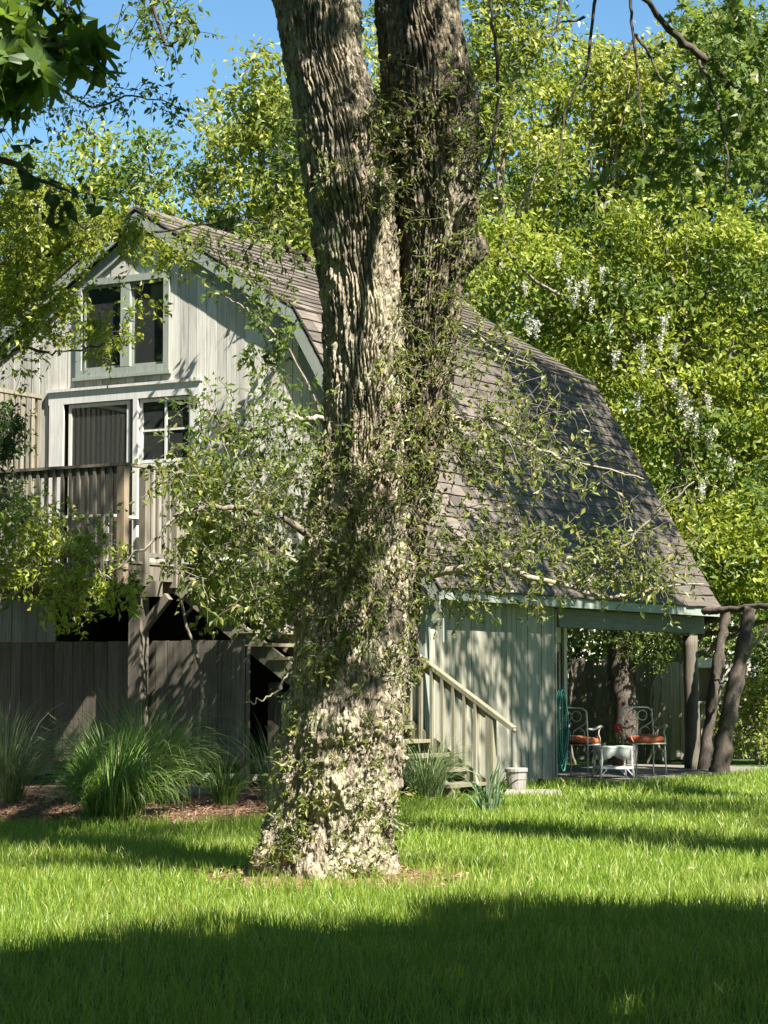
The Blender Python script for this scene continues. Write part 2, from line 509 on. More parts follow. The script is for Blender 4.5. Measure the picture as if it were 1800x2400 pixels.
M['chips'] = leaf_mat('mulch_chips', G((0.0, (0.09, 0.05, 0.03)), (0.5, (0.20, 0.12, 0.075)), (1.0, (0.36, 0.25, 0.17))), 0.0, (0, 0, 0), 0.9, 0.1)
M['patio'] = ground_mat('patio_stone', (0.09, 0.08, 0.068), (0.15, 0.135, 0.115), (0.21, 0.19, 0.16), 7.0)

# ------------------------------------------------------------------ foliage helpers
def unit(v):
    return v / (np.linalg.norm(v, axis=-1, keepdims=True) + 1e-12)
def rdir(n):
    return unit(rng.normal(size=(n, 3)))
def leaf_arrays(p, a, nrm, L, W, fold=0.18):
    """folded four-point leaves: base, left, tip, right"""
    a = unit(a)
    b = unit(np.cross(nrm, a))
    nn = np.cross(a, b)
    L, W = L[:, None], W[:, None]
    V = np.stack([p, p + a * L * 0.42 + b * W * 0.5 + nn * W * fold, p + a * L - nn * L * 0.12, p + a * L * 0.42 - b * W * 0.5 + nn * W * fold], 1)
    i = np.arange(len(p))[:, None] * 4
    T = np.concatenate([i + np.array([[0, 2, 1]]), i + np.array([[0, 3, 2]])], 1).reshape(-1, 3)
    return V.reshape(-1, 3), T
def maple_arrays(p, a, nrm, S):
    """five-lobed leaves"""
    ang = np.radians([0, 18, 30, 48, 62, 80, 100, 128, 150, 172])
    rad = np.array([1.0, 0.66, 0.40, 0.78, 0.92, 0.50, 0.42, 0.62, 0.40, 0.16])
    A = np.concatenate([ang, -ang[:0:-1]])
    Rr = np.concatenate([rad, rad[:0:-1]])
    n = len(p)
    a = unit(a)
    b = unit(np.cross(nrm, a))
    nn = np.cross(a, b)
    S = S[:, None, None]
    x = (np.cos(A) * Rr)[None, :, None]
    y = (np.sin(A) * Rr)[None, :, None]
    jit = rng.uniform(0.85, 1.12, (n, len(A), 1))
    V = p[:, None] + S * jit * (a[:, None] * x + b[:, None] * y) + nn[:, None] * S * (0.22 * np.abs(y) - 0.25 * x * x)
    V = np.concatenate([p[:, None], V], 1)
    k = len(A)
    i = np.arange(n)[:, None, None] * (k + 1)
    t = np.stack([np.zeros(k, int), 1 + np.arange(k), 1 + (np.arange(k) + 1) % k], -1)[None]
    return V.reshape(-1, 3), (i + t).reshape(-1, 3)
def twig_arrays(pts, rad, sides=4):
    """many tubes at once: pts (N,K,3), rad (N,K)"""
    N, K, _ = pts.shape
    T = unit(np.gradient(pts, axis=1))
    ref = np.where(np.abs(T[..., 2:3]) < 0.9, np.array([0, 0, 1.0]), np.array([1.0, 0, 0]))
    n1 = unit(np.cross(T, ref))
    n2 = np.cross(T, n1)
    a = np.arange(sides) * 2 * math.pi / sides
    V = pts[:, :, None] + rad[:, :, None, None] * (np.cos(a)[None, None, :, None] * n1[:, :, None] + np.sin(a)[None, None, :, None] * n2[:, :, None])
    I, J = np.meshgrid(np.arange(K - 1), np.arange(sides), indexing='ij')
    J2 = (J + 1) % sides
    q = np.stack([I * sides + J, I * sides + J2, (I + 1) * sides + J2, (I + 1) * sides + J], -1).reshape(-1, 4)
    q = (np.arange(N)[:, None, None] * K * sides + q[None]).reshape(-1, 4)
    return V.reshape(-1, 3), q
def curl(start, dirs, L, K=5, wig=0.25, droop=0.15):
    """curved twigs"""
    N = len(start)
    pts = np.zeros((N, K, 3))
    pts[:, 0] = start
    d = unit(dirs)
    for k in range(1, K):
        d = unit(d + rng.normal(size=(N, 3)) * wig + np.array([0, 0, -droop]))
        pts[:, k] = pts[:, k - 1] + d * (L / (K - 1))[:, None]
    return pts
def leaves_on(pts, per, size, shape=0.5, up=0.6, spread=0.9, jit=0.03, kind='leaf', tmin=0.15):
    """leaves along twigs pts (N,K,3)"""
    N, K, _ = pts.shape
    t = rng.uniform(tmin, 1.0, (N, per)) * (K - 1)
    i = np.minimum(t.astype(int), K - 2)
    f = (t - i)[..., None]
    r = np.arange(N)[:, None]
    p = pts[r, i] * (1 - f) + pts[r, i + 1] * f
    tan = unit(pts[r, i + 1] - pts[r, i])
    p = p.reshape(-1, 3) + rng.normal(size=(N * per, 3)) * jit
    a = unit(tan.reshape(-1, 3) * 0.5 + rdir(N * per) * spread + np.array([0, 0, -0.25]))
    nrm = unit(rdir(N * per) + np.array([0, 0, up]) + 0.35 * SUN)
    L = size * rng.uniform(0.55, 1.25, N * per)
    if kind == 'maple':
        return maple_arrays(p, a, nrm, L * 0.6)
    return leaf_arrays(p, a, nrm, L, L * shape)
def cloud_twigs(c, rad, n, L, droop=0.15, wig=0.3, pull=0.3):
    """twig starts spread in an ellipsoid c, rad"""
    p = np.asarray(c) + rdir(n) * (rng.uniform(0, 1, (n, 1)) ** 0.45) * np.asarray(rad)
    d = unit(rdir(n) + pull * unit(p - np.asarray(c)))
    return curl(p, d, L * rng.uniform(0.6, 1.3, n), 5, wig, droop)
class Fol:
    """leaf and twig geometry of one part"""
    def __init__(self):
        self.lv, self.lt, self.tv, self.tq, self.a, self.b = [], [], [], [], 0, 0
    def leaves(self, VT):
        V, T = VT
        self.lv.append(V)
        self.lt.append(T + self.a)
        self.a += len(V)
    def twigs(self, pts, r0=0.006, r1=0.0015, sides=3):
        K = pts.shape[1]
        V, q = twig_arrays(pts, np.broadcast_to(np.linspace(r0, r1, K), pts.shape[:2]), sides)
        self.tv.append(V)
        self.tq.append(q + self.b)
        self.b += len(V)
    def build(self, parent, leafmat, twigmat, lname='foliage', tname='twigs', off=(0, 0, 0)):
        r = []
        if self.lv:
            o = obj(lname, mk_mesh(lname, np.concatenate(self.lv) - off, np.concatenate(self.lt)), leafmat, parent)
            o['kind'] = 'stuff'
            r.append(o)
        if self.tv:
            o = obj(tname, mk_mesh(tname, np.concatenate(self.tv) - off, np.concatenate(self.tq), True), twigmat, parent)
            o['kind'] = 'stuff'
            r.append(o)
        return r
def smooth_path(pts, n=24, wob=0.0):
    pts = np.asarray(pts, float)
    K = len(pts)
    t = np.linspace(0, K - 1, n)
    out = []
    for x in t:
        i = min(int(x), K - 2)
        f = x - i
        p0, p1, p2, p3 = pts[max(i - 1, 0)], pts[i], pts[i + 1], pts[min(i + 2, K - 1)]
        out.append(0.5 * ((2 * p1) + (-p0 + p2) * f + (2 * p0 - 5 * p1 + 4 * p2 - p3) * f * f + (-p0 + 3 * p1 - 3 * p2 + p3) * f ** 3))
    out = np.array(out)
    if wob:
        out[1:-1] += rng.normal(size=(n - 2, 3)) * wob
    return out

# ------------------------------------------------------------------ the ground
C0 = np.array([0.55, 31.1])
HA = -31.0
ca, sa = math.cos(R(HA)), math.sin(R(HA))
def H(x, y, z=0.0):
    return np.array([C0[0] + ca * x - sa * y, C0[1] + sa * x + ca * y, z])
def Hinv(p):
    dx, dy = p[..., 0] - C0[0], p[..., 1] - C0[1]
    return ca * dx + sa * dy, -sa * dx + ca * dy
def sheet(name, x0, x1, y0, y1, nx, ny, zf, mat):
    X, Y = np.meshgrid(np.linspace(x0, x1, nx), np.linspace(y0, y1, ny), indexing='ij')
    V = np.stack([X, Y, zf(X, Y)], -1).reshape(-1, 3)
    I, J = np.meshgrid(np.arange(nx - 1), np.arange(ny - 1), indexing='ij')
    q = np.stack([I * ny + J, (I + 1) * ny + J, (I + 1) * ny + J + 1, I * ny + J + 1], -1).reshape(-1, 4)
    o = obj(name, mk_mesh(name, V, q, True), mat)
    o['kind'] = 'structure'
    return o
TR = np.array([-0.46, 17.2])
def gz(X, Y):
    d = np.hypot(X - TR[0], Y - TR[1])
    near = np.exp(-((np.abs(Y - 18)) / 14.0) ** 4)
    base = 0.05 * (fbm(np.stack([X * 0.35, Y * 0.35, X * 0], -1), 3, 5) - 0.5) * near
    return base + 0.06 * np.exp(-(d / 1.2) ** 2)
GX = np.concatenate([np.linspace(-600, -20, 12), np.linspace(-12, 12, 97), np.linspace(20, 600, 12)])
GY = np.concatenate([np.linspace(-60, 4, 8), np.linspace(6, 44, 120), np.linspace(50, 900, 16)])
Xg, Yg = np.meshgrid(GX, GY, indexing='ij')
I, J = np.meshgrid(np.arange(len(GX) - 1), np.arange(len(GY) - 1), indexing='ij')
ny = len(GY)
q = np.stack([I * ny + J, (I + 1) * ny + J, (I + 1) * ny + J + 1, I * ny + J + 1], -1).reshape(-1, 4)
lawn = obj('lawn', mk_mesh('lawn', np.stack([Xg, Yg, gz(Xg, Yg)], -1).reshape(-1, 3), q, True), M['lawn'])
tag(lawn, 'mown green lawn spreading in front of the house', None, None, 'structure')

# mulch bed in front of the fence
def bed_front(X):
    return 24.4 + 0.25 * np.sin(X * 1.3) + np.clip((X + 2.1) * 1.6, 0, 3.2)
bx = np.linspace(-9, -0.9, 60)
rows = 26
V = []
for k in range(rows):
    f = k / (rows - 1)
    yb = 31.8 - (bx + 0.9) * 0.60
    yy = bed_front(bx) * (1 - f) + yb * f
    zz = gz(bx, yy) + 0.035 * np.minimum(1, f * 5) + 0.02 * (fbm(np.stack([bx * 4, yy * 4, bx * 0], -1), 3, 9) - 0.3) * min(1, f * 8) + 0.004
    V.append(np.stack([bx, yy, zz], -1))
V = np.array(V).reshape(-1, 3)
I, J = np.meshgrid(np.arange(rows - 1), np.arange(59), indexing='ij')
q = np.stack([I * 60 + J, I * 60 + J + 1, (I + 1) * 60 + J + 1, (I + 1) * 60 + J], -1).reshape(-1, 4)
bed = obj('mulch_bed', mk_mesh('mulch_bed', V, q, True), M['mulch'])
tag(bed, 'red brown mulch bed along the deck fence', None, None, 'structure')
n = 9000
cx = rng.uniform(-7, -1.0, n)
cyy = bed_front(cx) + rng.uniform(0.02, 1, n) ** 1.3 * 5.0
pz = gz(cx, cyy) + 0.045
p = np.stack([cx, cyy, pz + rng.uniform(0, 0.03, n)], -1)
aa = rdir(n) * np.array([1, 1, 0.35])
V, T = leaf_arrays(p, aa, unit(rdir(n) * 0.5 + np.array([0, 0, 1])), rng.uniform(0.04, 0.12, n), rng.uniform(0.008, 0.02, n))
o = obj('mulch_chips', mk_mesh('mulch_chips', V, T), M['chips'])
tag(o, 'loose shredded bark chips on the mulch bed', 'mulch', None, 'stuff')

na_, nr_ = 64, 8
aa = np.linspace(0, 2 * math.pi, na_, endpoint=False)
V = []
for k in range(nr_):
    rr = 0.35 + 0.09 * k * (0.6 + 1.0 * fbm(np.stack([np.cos(aa) * 2.2 + 5, np.sin(aa) * 2.2, aa * 0], -1), 3, 3))
    xx_, yy_ = TR[0] + 0.03 + rr * np.cos(aa), TR[1] + rr * np.sin(aa)
    V.append(np.stack([xx_, yy_, gz(xx_, yy_) + 0.03 * (1 - k / (nr_ - 1)) + (0.006 if k < nr_ - 1 else -0.01)], -1))
I, J = np.meshgrid(np.arange(nr_ - 1), np.arange(na_), indexing='ij')
J2 = (J + 1) % na_
q = np.stack([I * na_ + J, I * na_ + J2, (I + 1) * na_ + J2, (I + 1) * na_ + J], -1).reshape(-1, 4)
o = obj('bare_soil', mk_mesh('bare_soil', np.concatenate(V), q, True), M['mulch'])
tag(o, 'patch of bare brown soil around the foot of the big trunk', None, None, 'structure')

# ------------------------------------------------------------------ the house
HROT = R(HA)
house = thing('gambrel_house', 'weathered grey board house with gambrel shingle roof and sage green trim', 'house', tuple(H(0, 0)), HROT)
EAVE, BRK, PEAK = (-0.32, 2.80), (2.04, 6.82), (4.86, 8.54)      # roof outline: distance left of the near corner, height
WID = 9.72
DEP = 9.3
prof = [EAVE, BRK, PEAK, (WID - BRK[0], BRK[1]), (WID - EAVE[0], EAVE[1])]
def roof_z(t):
    return np.interp(t, [p[0] for p in prof], [p[1] for p in prof])
OPEN = [(-6.00, -4.38, 6.17, 7.52), (-6.31, -3.91, 3.15, 5.73), (-6.4, -1.9, 0.2, 2.80)]   # upper window, door and window set, opening added for dark below the deck (x0,x1,z0,z1) in the gable
def wall_pieces(x0, x1, zlo, drop, openings):
    """vertical pieces of gable wall between x0,x1 (x is minus the distance from the corner)"""
    segs = [(zlo, None)]
    for (a, b, z0, z1) in openings:
        if x1 > a + 0.01 and x0 < b - 0.01:
            new = []
            for (lo, hi) in segs:
                if lo < z1 and (hi is None or hi > z0):
                    if z0 > lo:
                        new.append((lo, z0))
                    if hi is None or hi > z1:
                        new.append((z1, hi))
                else:
                    new.append((lo, hi))
            segs = new
    out = []
    for lo, hi in segs:
        ta, tb = -x0, -x1
        za, zb = roof_z(ta) - drop, roof_z(tb) - drop
        pts = [(x0, lo), (x1, lo)]
        if hi is None:
            if max(za, zb) - lo < 0.08:
                continue
            pts.append((x1, max(zb, lo + 0.01)))
            for pt in (BRK[0], PEAK[0], WID - BRK[0]):
                if -x1 + 1e-3 < pt < -x0 - 1e-3:
                    pts.append((-pt, float(roof_z(pt)) - drop))
            pts.append((x0, max(za, lo + 0.01)))
        else:
            pts += [(x1, hi), (x0, hi)]
        out.append(pts)
    return out
gable = MB()
brk = sorted(set([-WID + 0.02, 0 - 0.02] + [x for o_ in OPEN for x in o_[:2]] + [-BRK[0], -PEAK[0], -(WID - BRK[0])]))
for a, b in zip(brk[:-1], brk[1:]):
    for pts in wall_pieces(a, b, 0.05, 0.30, OPEN):
        gable.prism(pts, 0.03, 0.13)
gable_o = gable.build('gable_wall', M['dark_inside'], house)
x = -0.13
while x > -WID + 0.1:
    wd = random.uniform(0.14, 0.19)
    x0 = max(x - wd, -WID)
    for pts in wall_pieces(x0 + 0.004, x - 0.004, 0.12 + random.uniform(-0.02, 0.02), 0.24, OPEN):
        dy = random.uniform(-0.006, 0.006)
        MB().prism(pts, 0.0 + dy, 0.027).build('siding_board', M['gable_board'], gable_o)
    x = x0
# side wall (solid front part) with boards
side = MB().box(-0.13, -0.03, 0.14, 3.94, 0.05, 2.72).build('side_wall', M['dark_inside'], house)
y = 0.13
while y < 3.86:
    wd = random.uniform(0.13, 0.18)
    y1 = min(y + wd, 3.93)
    dx = random.uniform(-0.005, 0.006)
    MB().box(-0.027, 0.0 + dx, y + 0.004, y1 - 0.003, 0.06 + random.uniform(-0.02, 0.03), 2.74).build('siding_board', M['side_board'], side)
    y = y1
MB().box(-0.125, 0.022, -0.022, 0.128, 0.06, 2.72).build('corner_board', M['trim'], house)
MB().box(-0.11, 0.022, 3.935, 3.975, 0.06, 2.60).build('corner_board', M['side_board'], house)
# the other walls, closing the house
MB().box(-WID, -WID + 0.1, 0.14, DEP, 0.05, 2.72).build('far_wall', M['gable_board'], house)
b = MB()
for a, c in ((-WID + 0.02, -(WID - BRK[0])), (-(WID - BRK[0]), -PEAK[0]), (-PEAK[0], -2.5)):
    for pts in wall_pieces(a, c, 0.05, 0.3, []):
        b.prism(pts, DEP - 0.1, DEP)
for pts in wall_pieces(-2.5, -BRK[0], 2.75, 0.3, []) + wall_pieces(-BRK[0], -0.05, 2.75, 0.3, []):
    b.prism(pts, DEP - 0.1, DEP)
b.build('rear_wall', M['gable_board'], house)
# porch recess
MB().box(-2.5, -0.13, 3.86, 3.94, 0.05, 2.72).build('recess_wall', M['side_board'], house)
rw = MB().box(-2.55, -2.45, 3.94, 8.25, 0.05, 2.72).box(-2.55, -2.45, 9.15, DEP - 0.1, 0.05, 2.72).box(-2.55, -2.45, 8.25, 9.15, 2.2, 2.72).build('recess_wall', M['white'], house)
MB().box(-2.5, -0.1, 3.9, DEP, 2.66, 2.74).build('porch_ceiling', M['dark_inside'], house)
pd = MB().box(-2.53, -2.47, 8.26, 9.14, 0.08, 1.08).box(-2.53, -2.47, 8.26, 8.38, 1.08, 2.19).box(-2.53, -2.47, 9.02, 9.14, 1.08, 2.19).box(-2.53, -2.47, 8.38, 9.02, 2.05, 2.19).build('porch_door', M['white'], house)
MB().box(-2.51, -2.49, 8.38, 9.02, 1.08, 2.05).build('pane', M['glass'], pd)
MB().box(-2.44, -2.40, 9.08, 9.20, 0.08, 2.6).build('door_trim', M['white'], house)
MB().box(-0.10, 0.06, 3.98, DEP + 0.25, 2.34, 2.62).build('porch_beam', M['shaded_beam_board'], house)
lp = MB()
lz = np.linspace(0, 2.3, 14)
lp.tube(np.stack([0.02 + 0.015 * np.sin(lz * 2), 9.05 + 0.01 * np.cos(lz * 3), lz], -1), 0.135 - 0.012 * lz / 2.3 + 0.006 * np.sin(lz * 9), 14)
lp.build('porch_post', M['fence_board'], house, True)

# rake boards, frieze, fascia
def rake(name, y0, y1, drop0, drop1, mat):
    for i in range(4):
        (t0, z0), (t1, z1) = prof[i], prof[i + 1]
        b = MB()
        def off(t, z, d):
            return (-t, z - d)
        s = math.hypot(t1 - t0, z1 - z0) / abs(t1 - t0)
        b.prism([(-t0, z0 - drop0 * s), (-t0, z0 - drop1 * s), (-t1, z1 - drop1 * s), (-t1, z1 - drop0 * s)], y0, y1)
        b.build(name, mat, house)
rake('rake_board', -0.15, -0.112, 0.035, 0.20, M['trim'])
rake('rake_soffit', -0.11, 0.02, 0.055, 0.085, M['trim'])
rake('frieze_board', -0.045, -0.012, 0.20, 0.38, M['trim'])
MB().box(0.295, 0.325, -0.105, DEP + 0.3, 2.63, 2.765).build('eave_fascia', M['trim'], house)
MB().box(-0.02, 0.294, -0.02, DEP + 0.28, 2.64, 2.665).build('eave_soffit', M['side_board'], house)

# roof
roof = MB()
for i in range(4):
    (t0, z0), (t1, z1) = prof[i], prof[i + 1]
    roof.prism([(-t0, z0 - 0.012), (-t0, z0 - 0.07), (-t1, z1 - 0.07), (-t1, z1 - 0.012)], -0.111, DEP + 0.3)
roof_o = roof.build('roof', M['shingle'], house)
EXPO = 0.20
cands = []
for i in (0, 1, 2, 3):
    (t0, z0), (t1, z1) = prof[i], prof[i + 1]
    if i >= 2:
        (t0, z0), (t1, z1) = (t1, z1), (t0, z0)
    ln = math.hypot(t1 - t0, z1 - z0)
    e = np.array([-(t1 - t0) / ln, (z1 - z0) / ln])        # up the slope in x,z
    nrm = np.array([-e[1], e[0]])
    if nrm[1] < 0:
        nrm = -nrm
    nc = int(ln / EXPO)
    for k in range(nc + 1):
        s = k * ln / nc - (0.04 if k == 0 else 0)
        if s > ln - 0.06:
            continue
        yy = -0.16 - random.uniform(0, 0.3)
        while yy < DEP + 0.3:
            wd = random.uniform(0.26, 0.52)
            y0, y1 = max(yy, -0.165), min(yy + wd, DEP + 0.32)
            yy += wd
            if y1 - y0 < 0.06:
                continue
            hl = min(0.30, ln - s + 0.02)
            base = np.array([-t0, z0]) + e * (s + random.uniform(-0.012, 0.012))
            cands.append((base, e, nrm, y0 + 0.004, y1 - 0.004, hl, i))
def shingle_hexa(base, e, nrm, y0, y1, hl):
    th0 = random.uniform(0.026, 0.04)
    A = base + nrm * 0.004
    Bv = base + e * hl - nrm * 0.008
    Ct = base + nrm * th0
    Dt = base + e * hl + nrm * 0.004
    k = random.uniform(-0.008, 0.008)
    f = lambda q, yy, d=0: (q[0] + e[0] * d, yy, q[1] + e[1] * d)
    return [f(A, y0, k), f(A, y1, -k), f(Bv, y1), f(Bv, y0), f(Ct, y0, k), f(Ct, y1, -k), f(Dt, y1), f(Dt, y0)]
vis = []
for c in cands:
    m = H(c[0][0], (c[3] + c[4]) / 2, c[0][1])
    u, v = proj(m)
    seen = c[6] in (0, 1) and 0 < u < 1800 and 0 < v < 2400 and not (760 < u < 1010)
    vis.append((0 if seen else 1, m[1] if seen else 0))
order = sorted(range(len(cands)), key=lambda i: vis[i])
rest = MB()
for r_, i in enumerate(order):
    c = cands[i]
    hx = shingle_hexa(*c[:6])
    if r_ < 300 and vis[i][0] == 0:
        MB().hexa(hx).build('shingle', M['shingle'], roof_o)
    else:
        rest.hexa(hx)
o = rest.build('shingle_field', M['shingle'], roof_o)
o['kind'] = 'stuff'
# ridge caps
rc = MB()
for k in range(24):
    y0 = -0.16 + k * 0.43
    for sgn in (-1, 1):
        a = np.array([-PEAK[0], PEAK[1] + 0.045])
        b2 = a + np.array([sgn * 0.16, -0.098])
        rc.hexa([(a[0], y0, a[1] - 0.02), (a[0], y0 + 0.425, a[1] - 0.03), (b2[0], y0 + 0.425, b2[1] - 0.03), (b2[0], y0, b2[1] - 0.02),
                 (a[0], y0, a[1] + 0.012), (a[0], y0 + 0.425, a[1]), (b2[0], y0 + 0.425, b2[1]), (b2[0], y0, b2[1] + 0.012)])
rc.build('ridge_cap', M['shingle'], roof_o)

# upper window: sage frame, two sashes
def frame_box(b, x0, x1, z0, z1, wd, y0, y1):
    b.box(x0, x0 + wd, y0, y1, z0, z1).box(x1 - wd, x1, y0, y1, z0, z1)
    b.box(x0 + wd, x1 - wd, y0, y1, z0, z0 + wd).box(x0 + wd, x1 - wd, y0, y1, z1 - wd, z1)
    return b
x0, x1, z0, z1 = OPEN[0]
wn = MB()
frame_box(wn, x0 - 0.06, x1 + 0.06, z0 - 0.07, z1 + 0.06, 0.10, -0.05, -0.012)
wn.box(x0 - 0.10, x1 + 0.10, -0.085, -0.012, z0 - 0.125, z0 - 0.075)
wn.box(-5.22, -5.05, -0.04, 0.04, z0 + 0.04, z1 - 0.04)
wn_o = wn.build('window', M['trim'], house)
for (a, c) in ((x0 + 0.04, -5.22), (-5.05, x1 - 0.04)):
    frame_box(MB(), a, c, z0 + 0.04, z1 - 0.04, 0.035, 0.02, 0.06).build('sash', M['trim'], wn_o)
    MB().box(a + 0.035, c - 0.035, 0.036, 0.044, z0 + 0.075, z1 - 0.075).build('pane', M['glass'], wn_o)
# door and window set: white
x0, x1, z0, z1 = OPEN[1]
dn = MB()
dn.box(x0 - 0.27, x1 + 0.16, -0.045, -0.012, z1 - 0.02, z1 + 0.17)
dn.box(x0 - 0.30, x1 + 0.19, -0.075, -0.012, z1 + 0.17, z1 + 0.21)
dn.box(x0 - 0.25, x0 + 0.02, -0.045, -0.012, z0, z1 - 0.02)
dn.box(x1 - 0.02, x1 + 0.15, -0.045, -0.012, z0, z1 - 0.02)
dn.box(-4.97, -4.88, -0.045, 0.05, z0, z1 - 0.02)
dn_o = dn.build('door_surround', M['white'], house)
sd = frame_box(MB(), -6.22, -5.06, z0 + 0.02, z1 - 0.03, 0.055, 0.0, 0.05)
sd_o = sd.build('screen_door', M['white'], house)
MB().box(-6.165, -5.115, 0.02, 0.028, z0 + 0.075, z1 - 0.085).build('pane', M['glass'], sd_o)
for xm in (-5.82, -5.46):
    MB().box(xm - 0.015, xm + 0.015, 0.03, 0.06, z0 + 0.075, z1 - 0.085).build('mullion', M['deck_wood'], sd_o)
wd_o = frame_box(MB(), -4.87, -3.93, 4.74, z1 - 0.03, 0.05, 0.0, 0.05).build('side_window', M['white'], house)
MB().box(-4.82, -3.98, 0.02, 0.028, 4.79, z1 - 0.08).build('pane', M['glass'], wd_o)
MB().box(-4.42, -4.38, 0.005, 0.045, 4.79, z1 - 0.08).box(-4.82, -4.42, 0.005, 0.045, 5.21, 5.24).box(-4.38, -3.98, 0.005, 0.045, 5.21, 5.24).build('muntin', M['white'], wd_o)
for k in range(6):
    xa = -4.87 + k * 0.157
    MB().box(xa + 0.004, xa + 0.153, 0.0, 0.03, z0, 4.73).build('siding_board', M['gable_board'], gable_o)
MB().box(-4.87, -3.92, 0.032, 0.10, z0, 4.73).build('wall_infill', M['dark_inside'], house)
# plain room behind the openings
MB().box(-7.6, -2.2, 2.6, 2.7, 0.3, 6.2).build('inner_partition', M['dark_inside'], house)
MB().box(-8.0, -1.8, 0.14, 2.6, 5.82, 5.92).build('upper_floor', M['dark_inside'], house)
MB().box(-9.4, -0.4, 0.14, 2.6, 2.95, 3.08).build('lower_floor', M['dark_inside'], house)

# ------------------------------------------------------------------ deck
DX0, DX1, DY = -7.6, -3.33, -2.4
DZ = 3.12
def lthing(name, label, cat, x, y, group=None):
    o = thing(name, label, cat, tuple(H(x, y)), HROT, group)
    ORG[o.name] = (x, y, 0)
    return o
deck = lthing('wooden_deck', 'raised weathered wood deck with baluster railing below the gable doors', 'deck', DX1, DY)
k = 0
yy = DY
while yy < -0.05:
    MB().box(DX0, DX1 + 0.02, yy + 0.004, min(yy + 0.145, -0.03), DZ, DZ + 0.03 + random.uniform(0, 0.003)).build('deck_board', M['deck_wood'], deck)
    yy += 0.15
MB().box(DX0, DX1, DY + 0.02, DY + 0.06, DZ - 0.22, DZ - 0.003).build('rim_joist', M['deck_wood'], deck)
MB().box(DX1 - 0.04, DX1, DY + 0.065, -0.05, DZ - 0.22, DZ - 0.003).build('rim_joist', M['deck_wood'], deck)
xx = DX0 + 0.3
while xx < DX1 - 0.2:
    MB().box(xx, xx + 0.04, DY + 0.065, -0.05, DZ - 0.20, DZ - 0.004).build('joist', M['deck_wood'], deck)
    xx += 0.42
MB().box(DX0, DX1 + 0.1, -1.78, -1.62, DZ - 0.44, DZ - 0.225).build('beam', M['deck_wood'], deck)
for xx in (-3.15 - 0.42, -6.9):
    MB().box(xx - 0.10, xx + 0.10, -1.81, -1.61, -0.05, DZ - 0.445).build('deck_post', M['fence_board'], deck)
    MB().bar((xx, -1.70, DZ - 0.95), (xx + 0.5 * (1 if xx > -4 else -1), -1.70, DZ - 0.44), 0.09, 0.12).build('knee_brace', M['deck_wood'], deck)
rail = MB()
RZ = 4.44
rail.box(DX0, DX1 + 0.07, DY - 0.03, DY + 0.11, RZ, RZ + 0.04)
rail_o = rail.build('railing', M['deck_wood'], deck)
MB().box(DX0, DX1 - 0.06, DY + 0.03, DY + 0.07, RZ - 0.10, RZ - 0.003).build('top_rail', M['deck_wood'], rail_o)
MB().box(DX0, DX1 - 0.06, DY + 0.03, DY + 0.07, DZ + 0.12, DZ + 0.20).build('bottom_rail', M['deck_wood'], rail_o)
xx = DX1 - 0.20
while xx > DX0:
    MB().box(xx - 0.024, xx + 0.024, DY - 0.012, DY + 0.026, DZ - 0.10 + random.uniform(-0.02, 0.02), RZ - 0.005).build('baluster', M['deck_wood'], rail_o)
    xx -= 0.142
MB().box(DX1 - 0.07, DX1 + 0.05, DY - 0.04, DY + 0.07, DZ - 0.30, RZ + 0.002 - 0.01).build('corner_post', M['new_wood'], deck)
MB().box(DX1 - 0.05, DX1 + 0.06, DY + 0.42, DY + 0.53, DZ - 0.30, RZ - 0.01).build('rail_post', M['deck_wood'], deck)
MB().box(DX1 - 0.05, DX1 + 0.06, -1.25, -1.14, DZ - 0.30, RZ - 0.01).build('rail_post', M['deck_wood'], deck)
MB().box(DX1 - 0.05, DX1 + 0.07, DY + 0.115, -1.10, RZ, RZ + 0.04).build('side_cap', M['deck_wood'], deck)
yy = DY + 0.62
while yy < -1.3:
    MB().box(DX1 - 0.02, DX1 + 0.018, yy, yy + 0.045, DZ + 0.1, RZ - 0.004).build('baluster', M['deck_wood'], rail_o)
    yy += 0.14
MB().box(DX1 - 0.03, DX1 + 0.03, DY + 0.54, -1.26, DZ + 0.1, DZ + 0.16).build('bottom_rail', M['deck_wood'], rail_o)

# privacy screen at the left of the doors
scr = lthing('privacy_screen', 'slatted wood privacy screen on the deck left of the white doors', 'screen', -6.95, -1.2)
MB().box(-6.82, -6.68, -2.3, -0.06, 5.82, 5.88).build('top_rail', M['deck_wood'], scr)
MB().box(-6.79, -6.71, -2.3, -0.06, 5.54, 5.60).build('rail', M['deck_wood'], scr)
for yy in (-2.3, -0.15):
    MB().box(-6.80, -6.70, yy, yy + 0.09, DZ + 0.03, 5.82).build('post', M['deck_wood'], scr)
yy = -2.18
while yy < -0.2:
    MB().box(-6.705, -6.685, yy, yy + 0.075, DZ + 0.12, 5.80).build('slat', M['deck_wood'], scr)
    yy += 0.125

# white table and bench on the deck
tb = lthing('patio_table', 'white wooden table standing on the deck behind the railing', 'table', -4.6, -1.35)
MB().box(-5.15, -4.05, -1.75, -0.95, DZ + 0.70, DZ + 0.735).build('table_top', M['white'], tb)
for sx in (-5.08, -4.18):
    for sy in (-1.70, -1.05):
        MB().box(sx, sx + 0.06, sy, sy + 0.06, DZ + 0.032, DZ + 0.70).build('leg', M['white'], tb)
MB().box(-5.0, -4.2, -1.68, -1.65, DZ + 0.6, DZ + 0.698).build('apron', M['white'], tb)
pn = lthing('planter_box', 'small white slatted planter box on the stair landing', 'planter', -3.05, -0.75)
for k in range(9):
    xa = -3.42 + k * 0.085
    MB().box(xa, xa + 0.075, -1.02, -1.0, DZ + 0.04, DZ + 0.16).build('slat', M['white'], pn)
MB().box(-3.42, -2.66, -0.99, -0.55, DZ + 0.035, DZ + 0.14).build('box_body', M['white'], pn)

